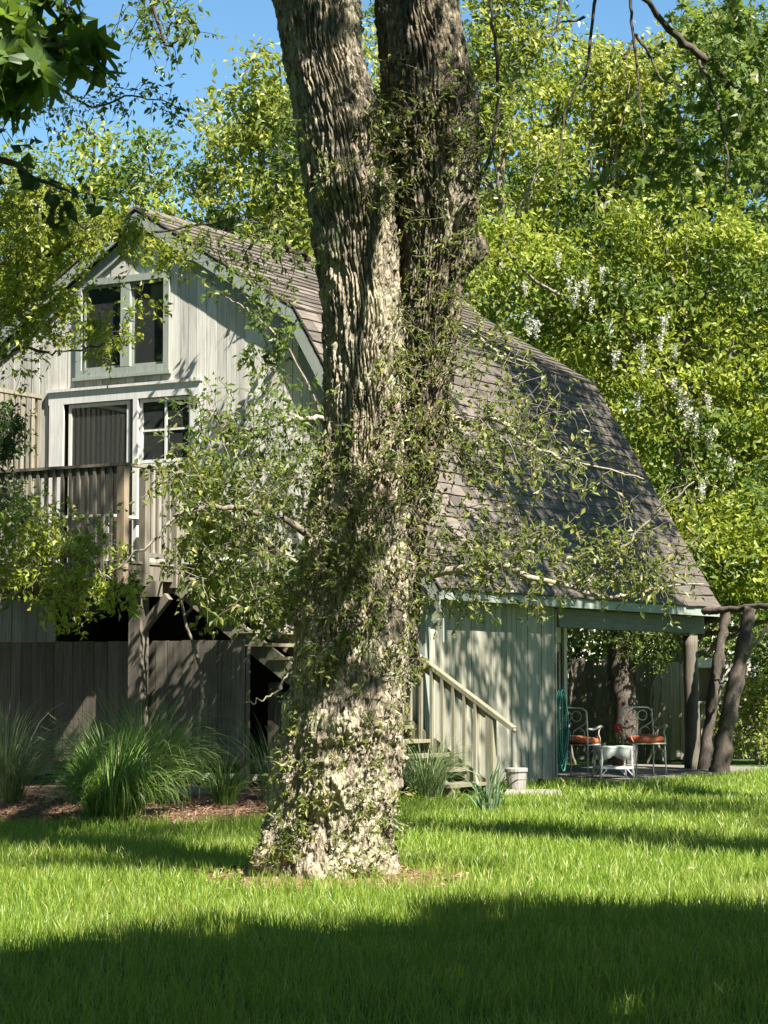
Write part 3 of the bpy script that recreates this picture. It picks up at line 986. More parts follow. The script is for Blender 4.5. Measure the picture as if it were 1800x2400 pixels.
# ------------------------------------------------------------------ stairs
st = lthing('staircase', 'weathered wooden stairs with handrail descending from the deck to the lawn', 'stairs', 1.05, -0.6)
NR = 17
X_BOT, X_TOP = 1.02, -3.45
RISE, RUN = (DZ + 0.03) / NR, (X_BOT - X_TOP) / (NR - 1)
YN, YF = -1.10, -0.16
MB().box(X_TOP - 0.02, X_TOP + 0.9, YN, -0.04, DZ - 0.002, DZ + 0.028).build('landing', M['stair_wood'], st) if False else None
for k in range(1, NR):
    xr = X_BOT - (k - 1) * RUN
    z = k * RISE
    MB().box(xr - RUN - 0.02, xr + 0.03, YN - 0.05, YF - 0.01, z - 0.045, z).build('tread', M['stair_wood'], st)
sl_ = RISE / RUN
for yy, nm in ((YN, 'stringer'), (YF, 'stringer')):
    b = MB()
    zt = DZ - 0.02
    up = 0.03 if yy == YN else 0.20
    b.prism([(X_BOT + 0.05, 0.0), (X_BOT + 0.05, up * 0.5 + 0.08), (X_TOP, zt + (up - 0.03)), (X_TOP, zt - 0.32), (X_BOT - 0.30, 0.0)], yy, yy + 0.04)
    b.build(nm, M['stair_wood'], st)
MB().box(X_BOT + 0.02, X_BOT + 0.13, YF - 0.02, YF + 0.09, 0.0, 1.10).build('newel_post', M['stair_wood'], st)
def railz(x):
    return 1.12 + (X_BOT + 0.07 - x) * sl_
hr = MB()
xa, xb = X_BOT + 0.42, X_TOP - 0.05
hr.bar((xa, YF + 0.035, railz(xa)), (xb, YF + 0.035, railz(xb)), 0.13, 0.055)
hr.tube([(xa - 0.02, YF + 0.035, railz(xa - 0.02) - 0.012), (xa + 0.03, YF + 0.035, railz(xa + 0.03) - 0.012)], [0.032, 0.027], 10)
hr.build('handrail', M['stair_wood'], st)
MB().bar((X_BOT, YF + 0.045, railz(X_BOT) - 0.09), (xb, YF + 0.045, railz(xb) - 0.09), 0.035, 0.10).build('sub_rail', M['stair_wood'], st)
xx = X_BOT - 0.14
while xx > X_TOP:
    zb = (X_BOT - xx) * sl_ + 0.03
    MB().box(xx - 0.02, xx + 0.02, YF - 0.028, YF - 0.002 + 0.022, zb, railz(xx) - 0.03).build('baluster', M['stair_wood'], st)
    xx -= 0.168
MB().box(X_TOP - 0.06, X_TOP + 0.05, YF - 0.02, YF + 0.09, DZ - 0.2, railz(X_TOP)).build('newel_post', M['stair_wood'], st)

# ------------------------------------------------------------------ fence below the deck
fe = lthing('board_fence', 'dark vertical board fence closing the space below the deck', 'fence', -4.0, -1.45)
xx = -1.95
while xx > -8.2:
    wd = random.uniform(0.17, 0.24)
    MB().box(xx - wd + 0.004, xx - 0.004, -1.50 + random.uniform(-0.006, 0.006), -1.472, 0.40 + random.uniform(-0.02, 0.02), 2.08 + random.uniform(-0.006, 0.006)).build('board', M['fence_board'], fe)
    xx -= wd
for z in (0.62, 1.75):
    MB().box(-8.2, -1.95, -1.468, -1.42, z, z + 0.09).build('rail', M['fence_board'], fe)
for xx in (-2.02, -5.2, -8.0):
    MB().box(xx - 0.05, xx + 0.05, -1.415, -1.32, 0.0, 2.0).build('post', M['fence_board'], fe)
f2 = lthing('under_stair_screen', 'dark board screen standing under the stairs behind the big trunk', 'screen', -0.9, -1.3)
xx = -1.93
while xx < 0.2:
    zt = min(2.2, (X_BOT - xx) * sl_ - 0.45)
    wd = 0.2
    if zt > 0.4:
        MB().box(xx + 0.004, xx + wd - 0.004, -0.95, -0.92, 0.12, zt).build('board', M['fence_board'], f2)
    xx += wd
MB().box(-1.93, -0.35, -0.915, -0.87, 0.3, 0.4).build('rail', M['fence_board'], f2)

# stone edging by the fence and a slab, bucket by the stair foot
o = MB().box(-0.45, 0.45, -0.14, 0.14, 0, 0.10).build('edging_stone', M['stone'])
o.location = P(455, 1858, 30.6) * np.array([1, 1, 0]) + np.array([0, 0, 0.02])
o.rotation_euler = (0, 0, HROT)
tag(o, 'flat grey edging stone on the mulch under the fence', 'stone')
o = MB().hexa([(-0.42, -0.3, 0), (0.46, -0.26, 0), (0.42, 0.3, 0), (-0.46, 0.28, 0), (-0.40, -0.28, 0.06), (0.44, -0.24, 0.065), (0.40, 0.28, 0.06), (-0.44, 0.26, 0.06)]).build('stepping_stone', M['stone'])
o.location = (1.92, 30.75, 0.0)
tag(o, 'dark flat stepping stone in the grass beside the stair foot', 'stone')
bk = thing('wooden_bucket', 'small grey lidded bucket beside the newel post of the stairs', 'bucket', (1.80, 31.15, 0.02))
MB().lathe([(0.125, 0), (0.135, 0.12), (0.142, 0.26), (0.142, 0.265)], sides=18).build('body', M['bucket'], bk)
MB().lathe([(0.15, 0.266), (0.158, 0.275), (0.158, 0.31), (0.148, 0.325)], sides=18).build('lid', M['bucket'], bk)

# ------------------------------------------------------------------ patio and furniture under the porch
b = MB().box(-2.44, 1.0, 3.98, 10.4, -0.05, 0.05)
pat = b.build('patio', M['patio'], None)
pat.location = tuple(H(0, 0))
pat.rotation_euler = (0, 0, HROT)
pat['kind'] = 'structure'
def arc(c, r, a0, a1, n=14, plane='xz', y=0):
    a = np.radians(np.linspace(a0, a1, n))
    return np.stack([c[0] + r * np.cos(a), np.full(n, y), c[1] + r * np.sin(a)], -1)
def chair(label, loc, rz):
    """iron garden armchair facing -y"""
    t = thing('garden_chair', label, 'chair', loc, rz, 'iron chairs on the porch')
    m = M['iron']
    w2, d2, hs, hb = 0.23, 0.22, 0.46, 0.98
    bf = MB()
    pts = [(-w2, d2, 0), (-w2, d2, 0.4), (-w2, d2 + 0.03, hb - 0.1), (-w2 + 0.03, d2 + 0.035, hb - 0.03), (-w2 + 0.1, d2 + 0.035, hb), (w2 - 0.1, d2 + 0.035, hb), (w2 - 0.03, d2 + 0.035, hb - 0.03), (w2, d2 + 0.03, hb - 0.1), (w2, d2, 0.4), (w2, d2, 0)]
    bf.tube(smooth_path(pts, 50), 0.011, 8)
    bf.build('back_frame', m, t, True)
    sw = MB()
    yb = d2 + 0.028
    for sx in (-1, 1):
        sw.tube(arc((sx * 0.075, hb - 0.115), 0.072, 0, 360, 20, y=yb)[:-1], 0.007, 6, closed=True)
        sw.tube(smooth_path([(sx * 0.21, yb, hb - 0.08), (sx * 0.215, yb, hb - 0.20), (sx * 0.12, yb, hb - 0.27), (sx * 0.03, yb, hb - 0.33), (sx * 0.02, yb, hs + 0.06)], 24), 0.007, 6)
        sw.tube(arc((sx * 0.12, hb - 0.36), 0.075, 20, 340, 18, y=yb), 0.006, 6)
    sw.build('scroll_work', m, t, True)
    sf = MB()
    sf.tube(smooth_path([(-w2, d2, hs), (-w2, -d2 + 0.06, hs), (-w2 + 0.06, -d2, hs), (w2 - 0.06, -d2, hs), (w2, -d2 + 0.06, hs), (w2, d2, hs)], 40), 0.011, 6)
    sf.box(-w2 + 0.01, w2 - 0.01, -d2 + 0.02, d2 - 0.01, hs - 0.004, hs + 0.004)
    sf.build('seat', m, t)
    for sx in (-1, 1):
        MB().tube([(sx * (w2 - 0.01), -d2 + 0.03, hs), (sx * (w2 - 0.005), -d2 + 0.02, 0.2), (sx * (w2 + 0.0), -d2 + 0.01, 0)], [0.011, 0.010, 0.010], 8).build('leg', m, t, True)
        MB().tube(smooth_path([(sx * (w2 - 0.01), -d2 + 0.03, 0.2), (sx * w2 * 0.95, -d2 + 0.08, 0.34), (sx * w2, 0.0, 0.38), (sx * w2, d2 - 0.06, 0.34), (sx * w2, d2, 0.2)], 20), 0.007, 6).build('brace', m, t, True)
        MB().tube(smooth_path([(sx * w2, d2 + 0.02, hs + 0.23), (sx * (w2 + 0.01), 0.05, hs + 0.22), (sx * (w2 + 0.02), -0.16, hs + 0.26), (sx * (w2 + 0.02), -0.20, hs + 0.24)], 20), [0.011 + 0.008 * math.sin(math.pi * k / 19) for k in range(20)], 8).build('armrest', m, t, True)
        MB().tube(smooth_path([(sx * (w2 + 0.02), -0.16, hs + 0.25), (sx * (w2 + 0.015), -0.10, hs + 0.16), (sx * (w2 + 0.03), -0.12, hs + 0.08), (sx * w2, -0.16, hs)], 18), 0.009, 6).build('arm_support', m, t, True)
    return t
PZ = 0.05
_chair = chair
def chair(label, loc, rz):
    t = _chair(label, loc, rz)
    t.scale = (1.12, 1.12, 1.08)
    return t
c1 = chair('white iron scroll chair turned away beside the hanging green hose', (3.02, 35.35, PZ), R(150))
c2 = chair('white iron scroll chair facing the lawn near the log post', (4.12, 36.1, PZ), R(18))
def cushion(label, loc, rz):
    n1, n2 = 20, 10
    u_ = np.linspace(0, 2 * math.pi, n1, endpoint=False)
    vs_ = np.linspace(-1, 1, n2)
    V = []
    for vv in vs_:
        rr = (1 - abs(vv) ** 3.2) ** 0.5 if abs(vv) < 1 else 0.02
        for a in u_:
            sx, sy = math.cos(a), math.sin(a)
            k = 1 / max(abs(sx) ** 4 + abs(sy) ** 4, 1e-6) ** 0.25
            V.append((0.235 * k * sx * rr, 0.225 * k * sy * rr, 0.045 + 0.05 * vv + 0.006 * math.sin(5 * a)))
    b = MB()
    I, J = np.meshgrid(np.arange(n2 - 1), np.arange(n1), indexing='ij')
    J2 = (J + 1) % n1
    q = np.stack([I * n1 + J, I * n1 + J2, (I + 1) * n1 + J2, (I + 1) * n1 + J], -1).reshape(-1, 4)
    b.add(V, q=q, poly=[list(range(n1))[::-1], list(range((n2 - 1) * n1, n2 * n1))])
    o = b.build('seat_cushion', M['cushion'], None, True)
    o.location = loc
    o.rotation_euler = (R(2), R(-2), rz)
    return tag(o, label, 'cushion', 'rust cushions on the porch chairs')
cushion('sunlit rust orange cushion on the chair beside the hose', (3.02, 35.35, PZ + 0.505), R(150)).scale = (1.15, 1.15, 1.3)
cushion('shaded rust red cushion on the chair near the log post', (4.12, 36.08, PZ + 0.505), R(18)).scale = (1.15, 1.15, 1.3)
wt = thing('wicker_table', 'small white wicker side table between the two iron chairs', 'table', (3.50, 34.95, PZ), R(12))
b = MB()
n1 = 28
a = np.linspace(0, 2 * math.pi, n1, endpoint=False)
k = 1 / (np.abs(np.cos(a)) ** 5 + np.abs(np.sin(a)) ** 5) ** 0.2
ring = lambda r, z: np.stack([np.cos(a) * k * r, np.sin(a) * k * r * 0.8, np.full(n1, z) if np.isscalar(z) else z], -1)
skirt = 0.36 - 0.09 * (0.5 + 0.5 * np.cos(4 * a + math.pi)) 
V = np.concatenate([ring(0.02, 0.485), ring(0.27, 0.485), ring(0.285, 0.475), ring(0.28, 0.46), ring(0.26, 0.42), ring(0.265, skirt), ring(0.255, skirt), ring(0.25, 0.45)])
I, J = np.meshgrid(np.arange(7), np.arange(n1), indexing='ij')
J2 = (J + 1) % n1
b.add(V, q=np.stack([I * n1 + J, I * n1 + J2, (I + 1) * n1 + J2, (I + 1) * n1 + J], -1).reshape(-1, 4))
b.build('table_top', M['wicker'], wt, True)
for sx in (-1, 1):
    for sy in (-1, 1):
        MB().tube([(sx * 0.24, sy * 0.19, 0.45), (sx * 0.24, sy * 0.19, 0.2), (sx * 0.27, sy * 0.21, 0)], [0.022, 0.018, 0.02], 8).build('leg', M['wicker'], wt, True)
b = MB()
for (xa, ya, xb, yb) in ((-0.25, -0.195, 0.25, -0.195), (-0.25, 0.195, 0.25, 0.195), (-0.25, -0.195, -0.25, 0.195), (0.25, -0.195, 0.25, 0.195)):
    b.bar((xa, ya, 0.16), (xb, yb, 0.16), 0.03, 0.035)
b.box(-0.24, 0.24, -0.18, 0.18, 0.15, 0.158)
b.build('shelf', M['wicker'], wt)
b = MB()
for sx in (-1, 1):
    for sy in (-1, 1):
        b.tube([(sx * 0.26, sy * 0.2, 0.03), (sx * 0.15, sy * 0.2, 0.15)], 0.009, 6)
b.build('brace', M['wicker'], wt)

# coiled hose on the porch corner
b = MB()
for k in range(5):
    a = np.linspace(0, 2 * math.pi, 40, endpoint=False)
    ry = 0.15 + 0.02 * math.sin(k * 2.1)
    rz_ = 0.50 + 0.04 * math.cos(k * 1.7) + 0.02 * k
    zc = 0.86 - 0.02 * k
    b.tube(np.stack([0.02 + 0.028 * (k % 3) + 0.02 * np.sin(a * 2 + k), ry * np.cos(a) * (0.8 + 0.2 * np.sin(a)), zc + rz_ * np.sin(a)], -1), 0.013, 8, closed=True)
hs = b.build('garden_hose', M['hose'], None, True)
hs.location = tuple(H(-0.02, 4.13, 0))
hs.rotation_euler = (0, 0, HROT)
tag(hs, 'green garden hose coiled on the porch corner', 'hose')
fp = thing('potted_flower', 'terracotta pot with red flowers standing behind the porch chairs', 'plant pot', (3.95, 38.4, PZ))
MB().lathe([(0.11, 0), (0.15, 0.24), (0.165, 0.25), (0.165, 0.29), (0.13, 0.29)], sides=18).build('pot', M['terracotta'], fp)
f = Fol()
tw = curl(np.tile([0, 0, 0.28], (26, 1)) + rng.normal(size=(26, 3)) * 0.04, rdir(26) * 0.6 + [0, 0, 1.0], np.full(26, 0.35))
f.twigs(tw, 0.005, 0.003)
f.leaves(leaves_on(tw, 7, 0.07, 0.9))
f.build(fp, M['leaf_mid'], M['leaf_mid'], 'leaves', 'stems')
f = Fol()
pp = np.array([0, 0, 0.68]) + rng.normal(size=(160, 3)) * np.array([0.06, 0.06, 0.05])
f.leaves(leaf_arrays(pp, rdir(160), rdir(160), np.full(160, 0.035), np.full(160, 0.03)))
f.build(fp, M['red_petal'], None, 'blossoms')

# ------------------------------------------------------------------ rear yard: weathered fence, arbor, box
rf = thing('rear_fence', 'weathered silver board fence seen through the porch', 'fence', (6.0, 43.4, 0))
xx = -4.2
k = 0
while xx < 1.0:
    wd = random.uniform(0.13, 0.2)
    MB().box(xx, xx + wd - 0.01, -0.015 + random.uniform(-0.01, 0.01), 0.01, 0.05, 1.9 + random.uniform(-0.08, 0.08)).build('board', M['fence_board'] if xx < -0.9 else M['silver_board'], rf)  # left boards use the darker material, shade put into their colour
    xx += wd
for z in (0.5, 1.5):
    MB().box(-4.2, 1.0, 0.014, 0.06, z, z + 0.09).build('rail', M['silver_board'], rf)
for xx in (-4.1, -1.8, 0.5):
    MB().box(xx - 0.05, xx + 0.05, 0.062, 0.16, 0, 1.95).build('post', M['silver_board'], rf)
ab = thing('rustic_arbor', 'rustic arbor of leaning bark covered logs right of the porch', 'arbor', (6.0, 38.0, 0))
def log(pts, r0, r1, name, par, mat=None, n=16, sides=12):
    path = smooth_path(pts, n, 0.012)
    rr = np.linspace(r0, r1, n) * (1 + 0.09 * rng.normal(size=n))
    b = MB()
    b.tube(path - np.array(par.location), rr, sides)
    return b.build(name, mat or M['bark'], par, True)
YA = 37.8
ga = lambda u, v, Y: D(u, v, Y)
def gp(u, Y):
    return np.array([(u * 1.085 - 900) / FPX * Y * 1.0, Y, -0.03])
log([gp(1513, 38.3), ga(1540, 1500, 38.3), ga(1556, 1400, 38.3), ga(1568, 1318, 38.3)], 0.10, 0.075, 'leaning_post', ab, M['dark_bark'], 26)
log([gp(1548, 37.4), ga(1575, 1540, 37.4), ga(1602, 1420, 37.4), ga(1622, 1312, 37.4)], 0.155, 0.11, 'leaning_post', ab, M['dark_bark'], 26)
log([ga(1520, 1322, 38.2), ga(1580, 1316, 37.8), ga(1660, 1308, 37.2)], 0.06, 0.05, 'cross_log', ab, M['dark_bark'])
log([ga(1540, 1470, 38.2), ga(1575, 1475, 37.8), ga(1592, 1462, 37.5)], 0.015, 0.012, 'tie_branch', ab)
log([ga(1600, 1420, 37.4), ga(1640, 1380, 37.2), ga(1690, 1300, 37.0)], 0.05, 0.02, 'side_branch', ab)
bxo = thing('wooden_box', 'dark open wooden box with pale cap beside the log post', 'box', tuple(P(1650, 1800, 41.5) * np.array([1, 1, 0])))
zb = P(1650, 1650, 41.5)[2]
MB().box(-0.05, 0.05, -0.05, 0.05, 0, zb).build('stand', M['bark'], bxo)
hh = P(1650, 1565, 41.5)[2]
MB().box(-0.30, 0.30, -0.18, 0.2, zb, zb + 0.05).box(-0.30, -0.26, -0.18, 0.2, zb + 0.05, hh).box(0.26, 0.30, -0.18, 0.2, zb + 0.05, hh).box(-0.26, 0.26, 0.17, 0.2, zb + 0.05, hh).build('body', M['deck_wood'], bxo)
MB().prism([(-0.36, hh), (0.36, hh), (0.34, hh + 0.12), (0.2, hh + 0.17), (-0.2, hh + 0.17), (-0.34, hh + 0.12)], -0.24, 0.24).build('cap', M['white'], bxo)

# ------------------------------------------------------------------ the big old tree
old = thing('old_tree', 'huge gnarled old tree with two bark covered stems rising from the lawn', 'tree', (TR[0], TR[1], 0))
OT = np.array([TR[0], TR[1], 0.0])
PA = [(-160, 572, 765), (0, 595, 775), (100, 612, 782), (200, 630, 808), (300, 645, 838), (400, 660, 850), (500, 682, 856), (600, 692, 858), (700, 700, 868), (800, 702, 868), (900, 698, 872), (1000, 682, 880),
      (1100, 662, 888), (1200, 648, 893), (1350, 640, 892), (1450, 630, 886), (1550, 611, 880), (1650, 590, 868), (1750, 566, 860), (1830, 548, 856), (1880, 536, 855), (1915, 530, 858)]
PB = [(-160, 800, 955), (0, 812, 985), (100, 818, 1005), (200, 826, 1026), (300, 832, 1030), (400, 845, 1026), (500, 866, 1022), (600, 865, 1002), (700, 860, 987), (800, 850, 976), (900, 840, 966), (1000, 820, 954),
      (1100, 800, 936), (1200, 785, 920), (1300, 775, 908), (1400, 768, 898), (1500, 762, 886), (1600, 760, 874)]
def worley(u, v, seed):
    iu, iv = np.floor(u), np.floor(v)
    F1 = np.full(u.shape, 9.0)
    F2 = np.full(u.shape, 9.0)
    idr = np.zeros(u.shape)
    z0 = np.zeros(u.shape, np.int64)
    for du in (-1, 0, 1):
        for dv in (-1, 0, 1):
            cu, cv = iu + du, iv + dv
            a_, b_ = cu.astype(np.int64), cv.astype(np.int64)
            px = cu + _hash(a_, b_, z0, seed)
            py = cv + _hash(a_, b_, z0 + 1, seed)
            d = np.hypot(u - px, v - py)
            near = d < F1
            F2 = np.where(near, F1, np.minimum(F2, d))
            idr = np.where(near, _hash(a_, b_, z0 + 2, seed), idr)
            F1 = np.where(near, d, F1)
    return F1, F2, idr
def sstep(x, a, b):
    t = np.clip((x - a) / (b - a), 0, 1)
    return t * t * (3 - 2 * t)
def stem(prof_, Ys, na, nz, bumps, seed, ztop=None, furrow=1.0):
    """rings of bark: silhouette table (row, left, right) at depth Ys"""
    rows = np.array(prof_, float)
    L = np.array([D(l, v, Ys) for v, l, r in rows])
    Rr = np.array([D(r, v, Ys) for v, l, r in rows])
    zc = (L[:, 2] + Rr[:, 2]) / 2
    xc = (L[:, 0] + Rr[:, 0]) / 2
    rad = (Rr[:, 0] - L[:, 0]) / 2
    o_ = np.argsort(zc)
    zc, xc, rad = zc[o_], xc[o_], rad[o_]
    z = np.linspace(max(zc[0], -0.05), zc[-1], nz)
    X = np.interp(z, zc, xc)
    Rd = np.interp(z, zc, rad)
    ker = np.ones(9) / 9
    X = np.convolve(np.pad(X, 4, 'edge'), ker, 'valid')
    Rd = np.convolve(np.pad(Rd, 4, 'edge'), ker, 'valid')
    s = np.linspace(0, 1, na, endpoint=False)
    th = 2 * math.pi * s + 0.75 * np.sin(2 * math.pi * s)           # denser facing the camera after the turn below
    th = -math.pi / 2 + math.pi + th
    TH, Z = np.meshgrid(th, z, indexing='ij')
    RR = np.broadcast_to(Rd, TH.shape)
    XX = np.broadcast_to(X, TH.shape)
    cs, sn = np.cos(TH), np.sin(TH)
    q3 = np.stack([cs * RR, sn * RR, Z], -1)
    warp = np.stack([fbm(q3 * 3.0, 2, seed + 3), fbm(q3 * 3.0 + 9, 2, seed + 4), fbm(q3 * 3.0 + 19, 2, seed + 5)], -1) - 0.5
    pv = (q3 + warp * 0.16) * np.array([1, 1, 0.22])
    r1 = 1 - np.abs(2 * vnoise(pv * 17, seed) - 1)
    r2 = 1 - np.abs(2 * vnoise((q3 + warp * 0.1) * np.array([1, 1, 0.30]) * 36, seed + 1) - 1)
    r3 = vnoise(q3 * np.array([1, 1, 0.55]) * 75, seed + 2)
    lump = fbm(q3 * 2.2, 3, seed + 6) - 0.5
    knob = np.maximum(0, fbm((q3 + warp * 0.1) * 6.5, 3, seed + 8) - 0.5)
    low = np.clip((2.3 - Z) / 1.6, 0, 1)                            # the gnarled lower trunk
    mid = np.clip(1 - np.abs(Z - 2.6) / 1.2, 0, 1)
    kn = np.clip(low + 0.8 * mid, 0, 1)
    ua = TH * 0.5 + warp[..., 0] * 0.12
    va = Z + warp[..., 1] * 0.25
    w2_ = np.stack([fbm(q3 * 11, 2, seed + 23), fbm(q3 * 11 + 5, 2, seed + 24)], -1) - 0.5
    ua = ua + w2_[..., 0] * 0.035
    va = va + w2_[..., 1] * 0.08
    F1, F2, id1 = worley(ua * 20, va * 2.4, seed + 20)
    pl_hi = sstep(F2 - F1, 0.0, 0.50) * (0.8 + 0.3 * id1)
    F1, F2, id2 = worley(ua * 42 + 7, va * 6.5, seed + 30)
    pl_fi = sstep(F2 - F1, 0.0, 0.6) * (0.6 + 0.5 * id2)
    F1, F2, id3 = worley(ua * 13 + 3, va * 6, seed + 40)
    pl_lo = sstep(F2 - F1, 0.0, 0.6) * (0.4 + 0.7 * id3)
    rg = np.zeros(TH.shape)
    for k_, (fr, am) in enumerate(((6, 0.9), (13, 0.7), (27, 0.55), (55, 0.4))):
        rg = rg + am * (1 - np.abs(2 * vnoise((q3 + warp * 0.15) * np.array([1, 1, 0.62]) * fr, seed + 60 + k_) - 1))
    rg = rg / 2.55
    disp = (1 - kn) * furrow * (0.042 * (pl_hi - 0.5) + 0.006 * (r1 ** 1.5 - 0.5) + 0.016 * pl_fi) + kn * (0.026 * (pl_lo - 0.5) + 0.13 * (rg - 0.62))
    disp = disp + 0.010 * (r2 ** 1.4 - 0.5) + 0.014 * (r3 - 0.5)
    plates = np.maximum(0, vnoise((q3 + warp * 0.2) * np.array([1, 1, 0.8]) * 13, seed + 12) - 0.45)
    disp += 0.10 * lump * (0.45 + kn) + kn * (0.26 * knob ** 1.2 + 0.06 * plates)
    for (bu, bv, amp, wd) in bumps:
        c = D(bu, bv, Ys)
        zb = c[2]
        xr = (c[0] - np.interp(zb, z, X)) / np.interp(zb, z, Rd)
        a = math.asin(max(-1, min(1, xr)))
        dirv = np.array([math.sin(a), -math.cos(a)])
        cx_ = np.interp(zb, z, Rd) * dirv
        d2 = (cs * RR - cx_[0]) ** 2 + (sn * RR - cx_[1]) ** 2 + (Z - zb) ** 2
        disp += amp * np.exp(-d2 / (wd * wd)) * (0.7 + 0.6 * fbm(q3 * 9, 3, seed + 9))
    # root flare
    fl = np.clip((0.35 - Z) / 0.35, 0, 1) ** 2
    disp += fl * 0.09 * (0.5 + 0.5 * np.cos(TH * 5 + 1.0)) - kn * 0.045 - 0.012
    rr = RR + disp
    V = np.stack([XX + cs * rr, Ys + sn * rr, Z], -1) - OT
    na_, nz_ = TH.shape
    I, J = np.meshgrid(np.arange(na_), np.arange(nz_ - 1), indexing='ij')
    I2 = (I + 1) % na_
    q = np.stack([I * nz_ + J, I2 * nz_ + J, I2 * nz_ + J + 1, I * nz_ + J + 1], -1).reshape(-1, 4)
    return V.reshape(-1, 3), q, (z, X, Rd)
V, q, prA = stem(PA, 17.2, 290, 700, [(765, 415, 0.13, 0.16), (735, 1560, 0.10, 0.26), (720, 1690, 0.07, 0.22), (575, 1840, 0.10, 0.16), (660, 1380, 0.05, 0.2), (690, 520, 0.04, 0.12), (820, 1480, 0.06, 0.15), (620, 1640, 0.06, 0.14)], 11)
obj('trunk', mk_mesh('trunk', V, q, True), M['old_bark'], old)
V, q, prB = stem(PB, 17.42, 190, 480, [(1018, 545, 0.12, 0.13), (1000, 450, 0.09, 0.15), (1020, 300, 0.05, 0.2), (900, 1000, 0.05, 0.2), (885, 1450, 0.06, 0.15)], 57)
obj('second_stem', mk_mesh('second_stem', V, q, True), M['old_bark_brown'], old)

def limb(pts, r0, r1, name, par, mat, o0, n=22, sides=9, wob=0.012):
    path = smooth_path(pts, n, wob)
    b = MB()
    b.tube(path - o0, np.linspace(r0, r1, n) * (1 + 0.08 * rng.normal(size=n)), sides)
    return b.build(name, mat, par, True, off=(0, 0, 0)), path
def leafy_branch(par, o0, pts, r0, r1, matb, clouds, leafmat, twmat, name='branch', leaf=0.06, shape=0.5, droop=0.15, sides=8, maple=False, r_t=0.004):
    """a limb along pts with sprays of twigs and leaves around it; clouds: (centre, radii, twigs, twig length, leaves per twig)"""
    bo, path = limb(pts, r0, r1, name, par, matb, o0, 26, sides)
    f = Fol()
    for (c, rad, n, ln, per) in clouds:
        tw = cloud_twigs(c, rad, n, ln, droop, 0.34)
        f.twigs(tw, r_t, r_t * 0.3)
        f.leaves(leaves_on(tw, per, leaf, shape, jit=0.02, kind='maple' if maple else 'leaf'))
    f.build(bo, leafmat, twmat, 'leaves', 'twigs', o0)
    return bo
# limbs of the crown above the frame
topA = np.array([prA[1][-1], 17.2, prA[0][-1]])
topB = np.array([prB[1][-1], 17.42, prB[0][-1]])
crownpts = []
for tp, r0, ends in ((topA, 0.40, [(-1.2, 14.2, 11.2), (2.4, 20.4, 12.6), (5.4, 14.5, 13.2)]), (topB, 0.33, [(2.6, 14.6, 11.0), (4.8, 21.0, 11.6), (2.2, 21.5, 11.6)])):
    for k, e in enumerate(ends):
        e = np.array(e)
        s = tp + np.array([0, 0, -0.35])
        m = s + (e - s) * 0.45 + np.array([0, 0, 0.5])
        limb([s, m, e], r0 * (0.95 if k == 0 else 0.6), 0.07, 'limb', old, M['old_bark'], OT, 16, 12)
        crownpts.append(e)
for e in ((2.2, 18.6, 12.8), (3.0, 22.2, 12.2), (3.9, 22.6, 11.6), (6.3, 19.2, 13.0), (4.4, 21.5, 12.6)):
    limb([topB + [0, 0, -0.3], (topB + np.array(e)) / 2 + [0, 0, 0.6], np.array(e)], 0.16, 0.05, 'limb', old, M['old_bark'], OT, 14, 9)
    crownpts.append(np.array(e))
f = Fol()
for c in crownpts:
    tw = cloud_twigs(c, (2.0, 2.0, 1.3), 260, 0.8, 0.1, 0.25)
    f.twigs(tw, 0.008, 0.002)
    f.leaves(leaves_on(tw, 14, 0.11, 0.55, jit=0.08))
for e in ((-5, 15, 16.8), (-3, 18, 17.6), (-1, 15, 18), (-2, 20.5, 17.2), (1, 18.5, 18.4), (2, 20.0, 17.6), (-6, 18, 16.4), (-4.5, 12.0, 17)):
    e = np.array(e, float)
    s0 = topA + [0.1, 0, 0.6]
    limb([topA + [0, 0, -0.3], topA * 0.4 + e * 0.6 + [0, 0, 0.4], e], 0.15, 0.04, 'limb', old, M['old_bark'], OT, 12, 8)
    tw = cloud_twigs(e, (2.3, 2.3, 1.2), 210, 0.9, 0.1, 0.25)
    f.leaves(leaves_on(tw, 12, 0.26, 0.7, jit=0.12))
f.build(old, M['leaf_mid'], M['bark'], 'crown', 'crown_twigs', OT)

# unseen boughs added towards the sun to shade parts of the trunk
for k, (pz_, ks, rad_, n_) in enumerate((((-0.30, 16.7, 2.35), 6.4, (0.65, 0.5, 0.32), 52), ((-0.35, 16.7, 1.75), 7.4, (0.5, 0.4, 0.25), 18), ((-0.75, 16.75, 6.3), 4.5, (0.4, 0.4, 0.5), 30))):
    c = np.array(pz_) + SUN * ks
    leafy_branch(old, OT, [topB + [0, 0, -0.4], topB * 0.5 + c * 0.5 + [0, 0, 0.8], c], 0.06, 0.012, M['old_bark'], [(c, rad_, n_, 0.4, 10)], M['leaf_mid'], M['bark'], leaf=0.12, name='shading_bough')
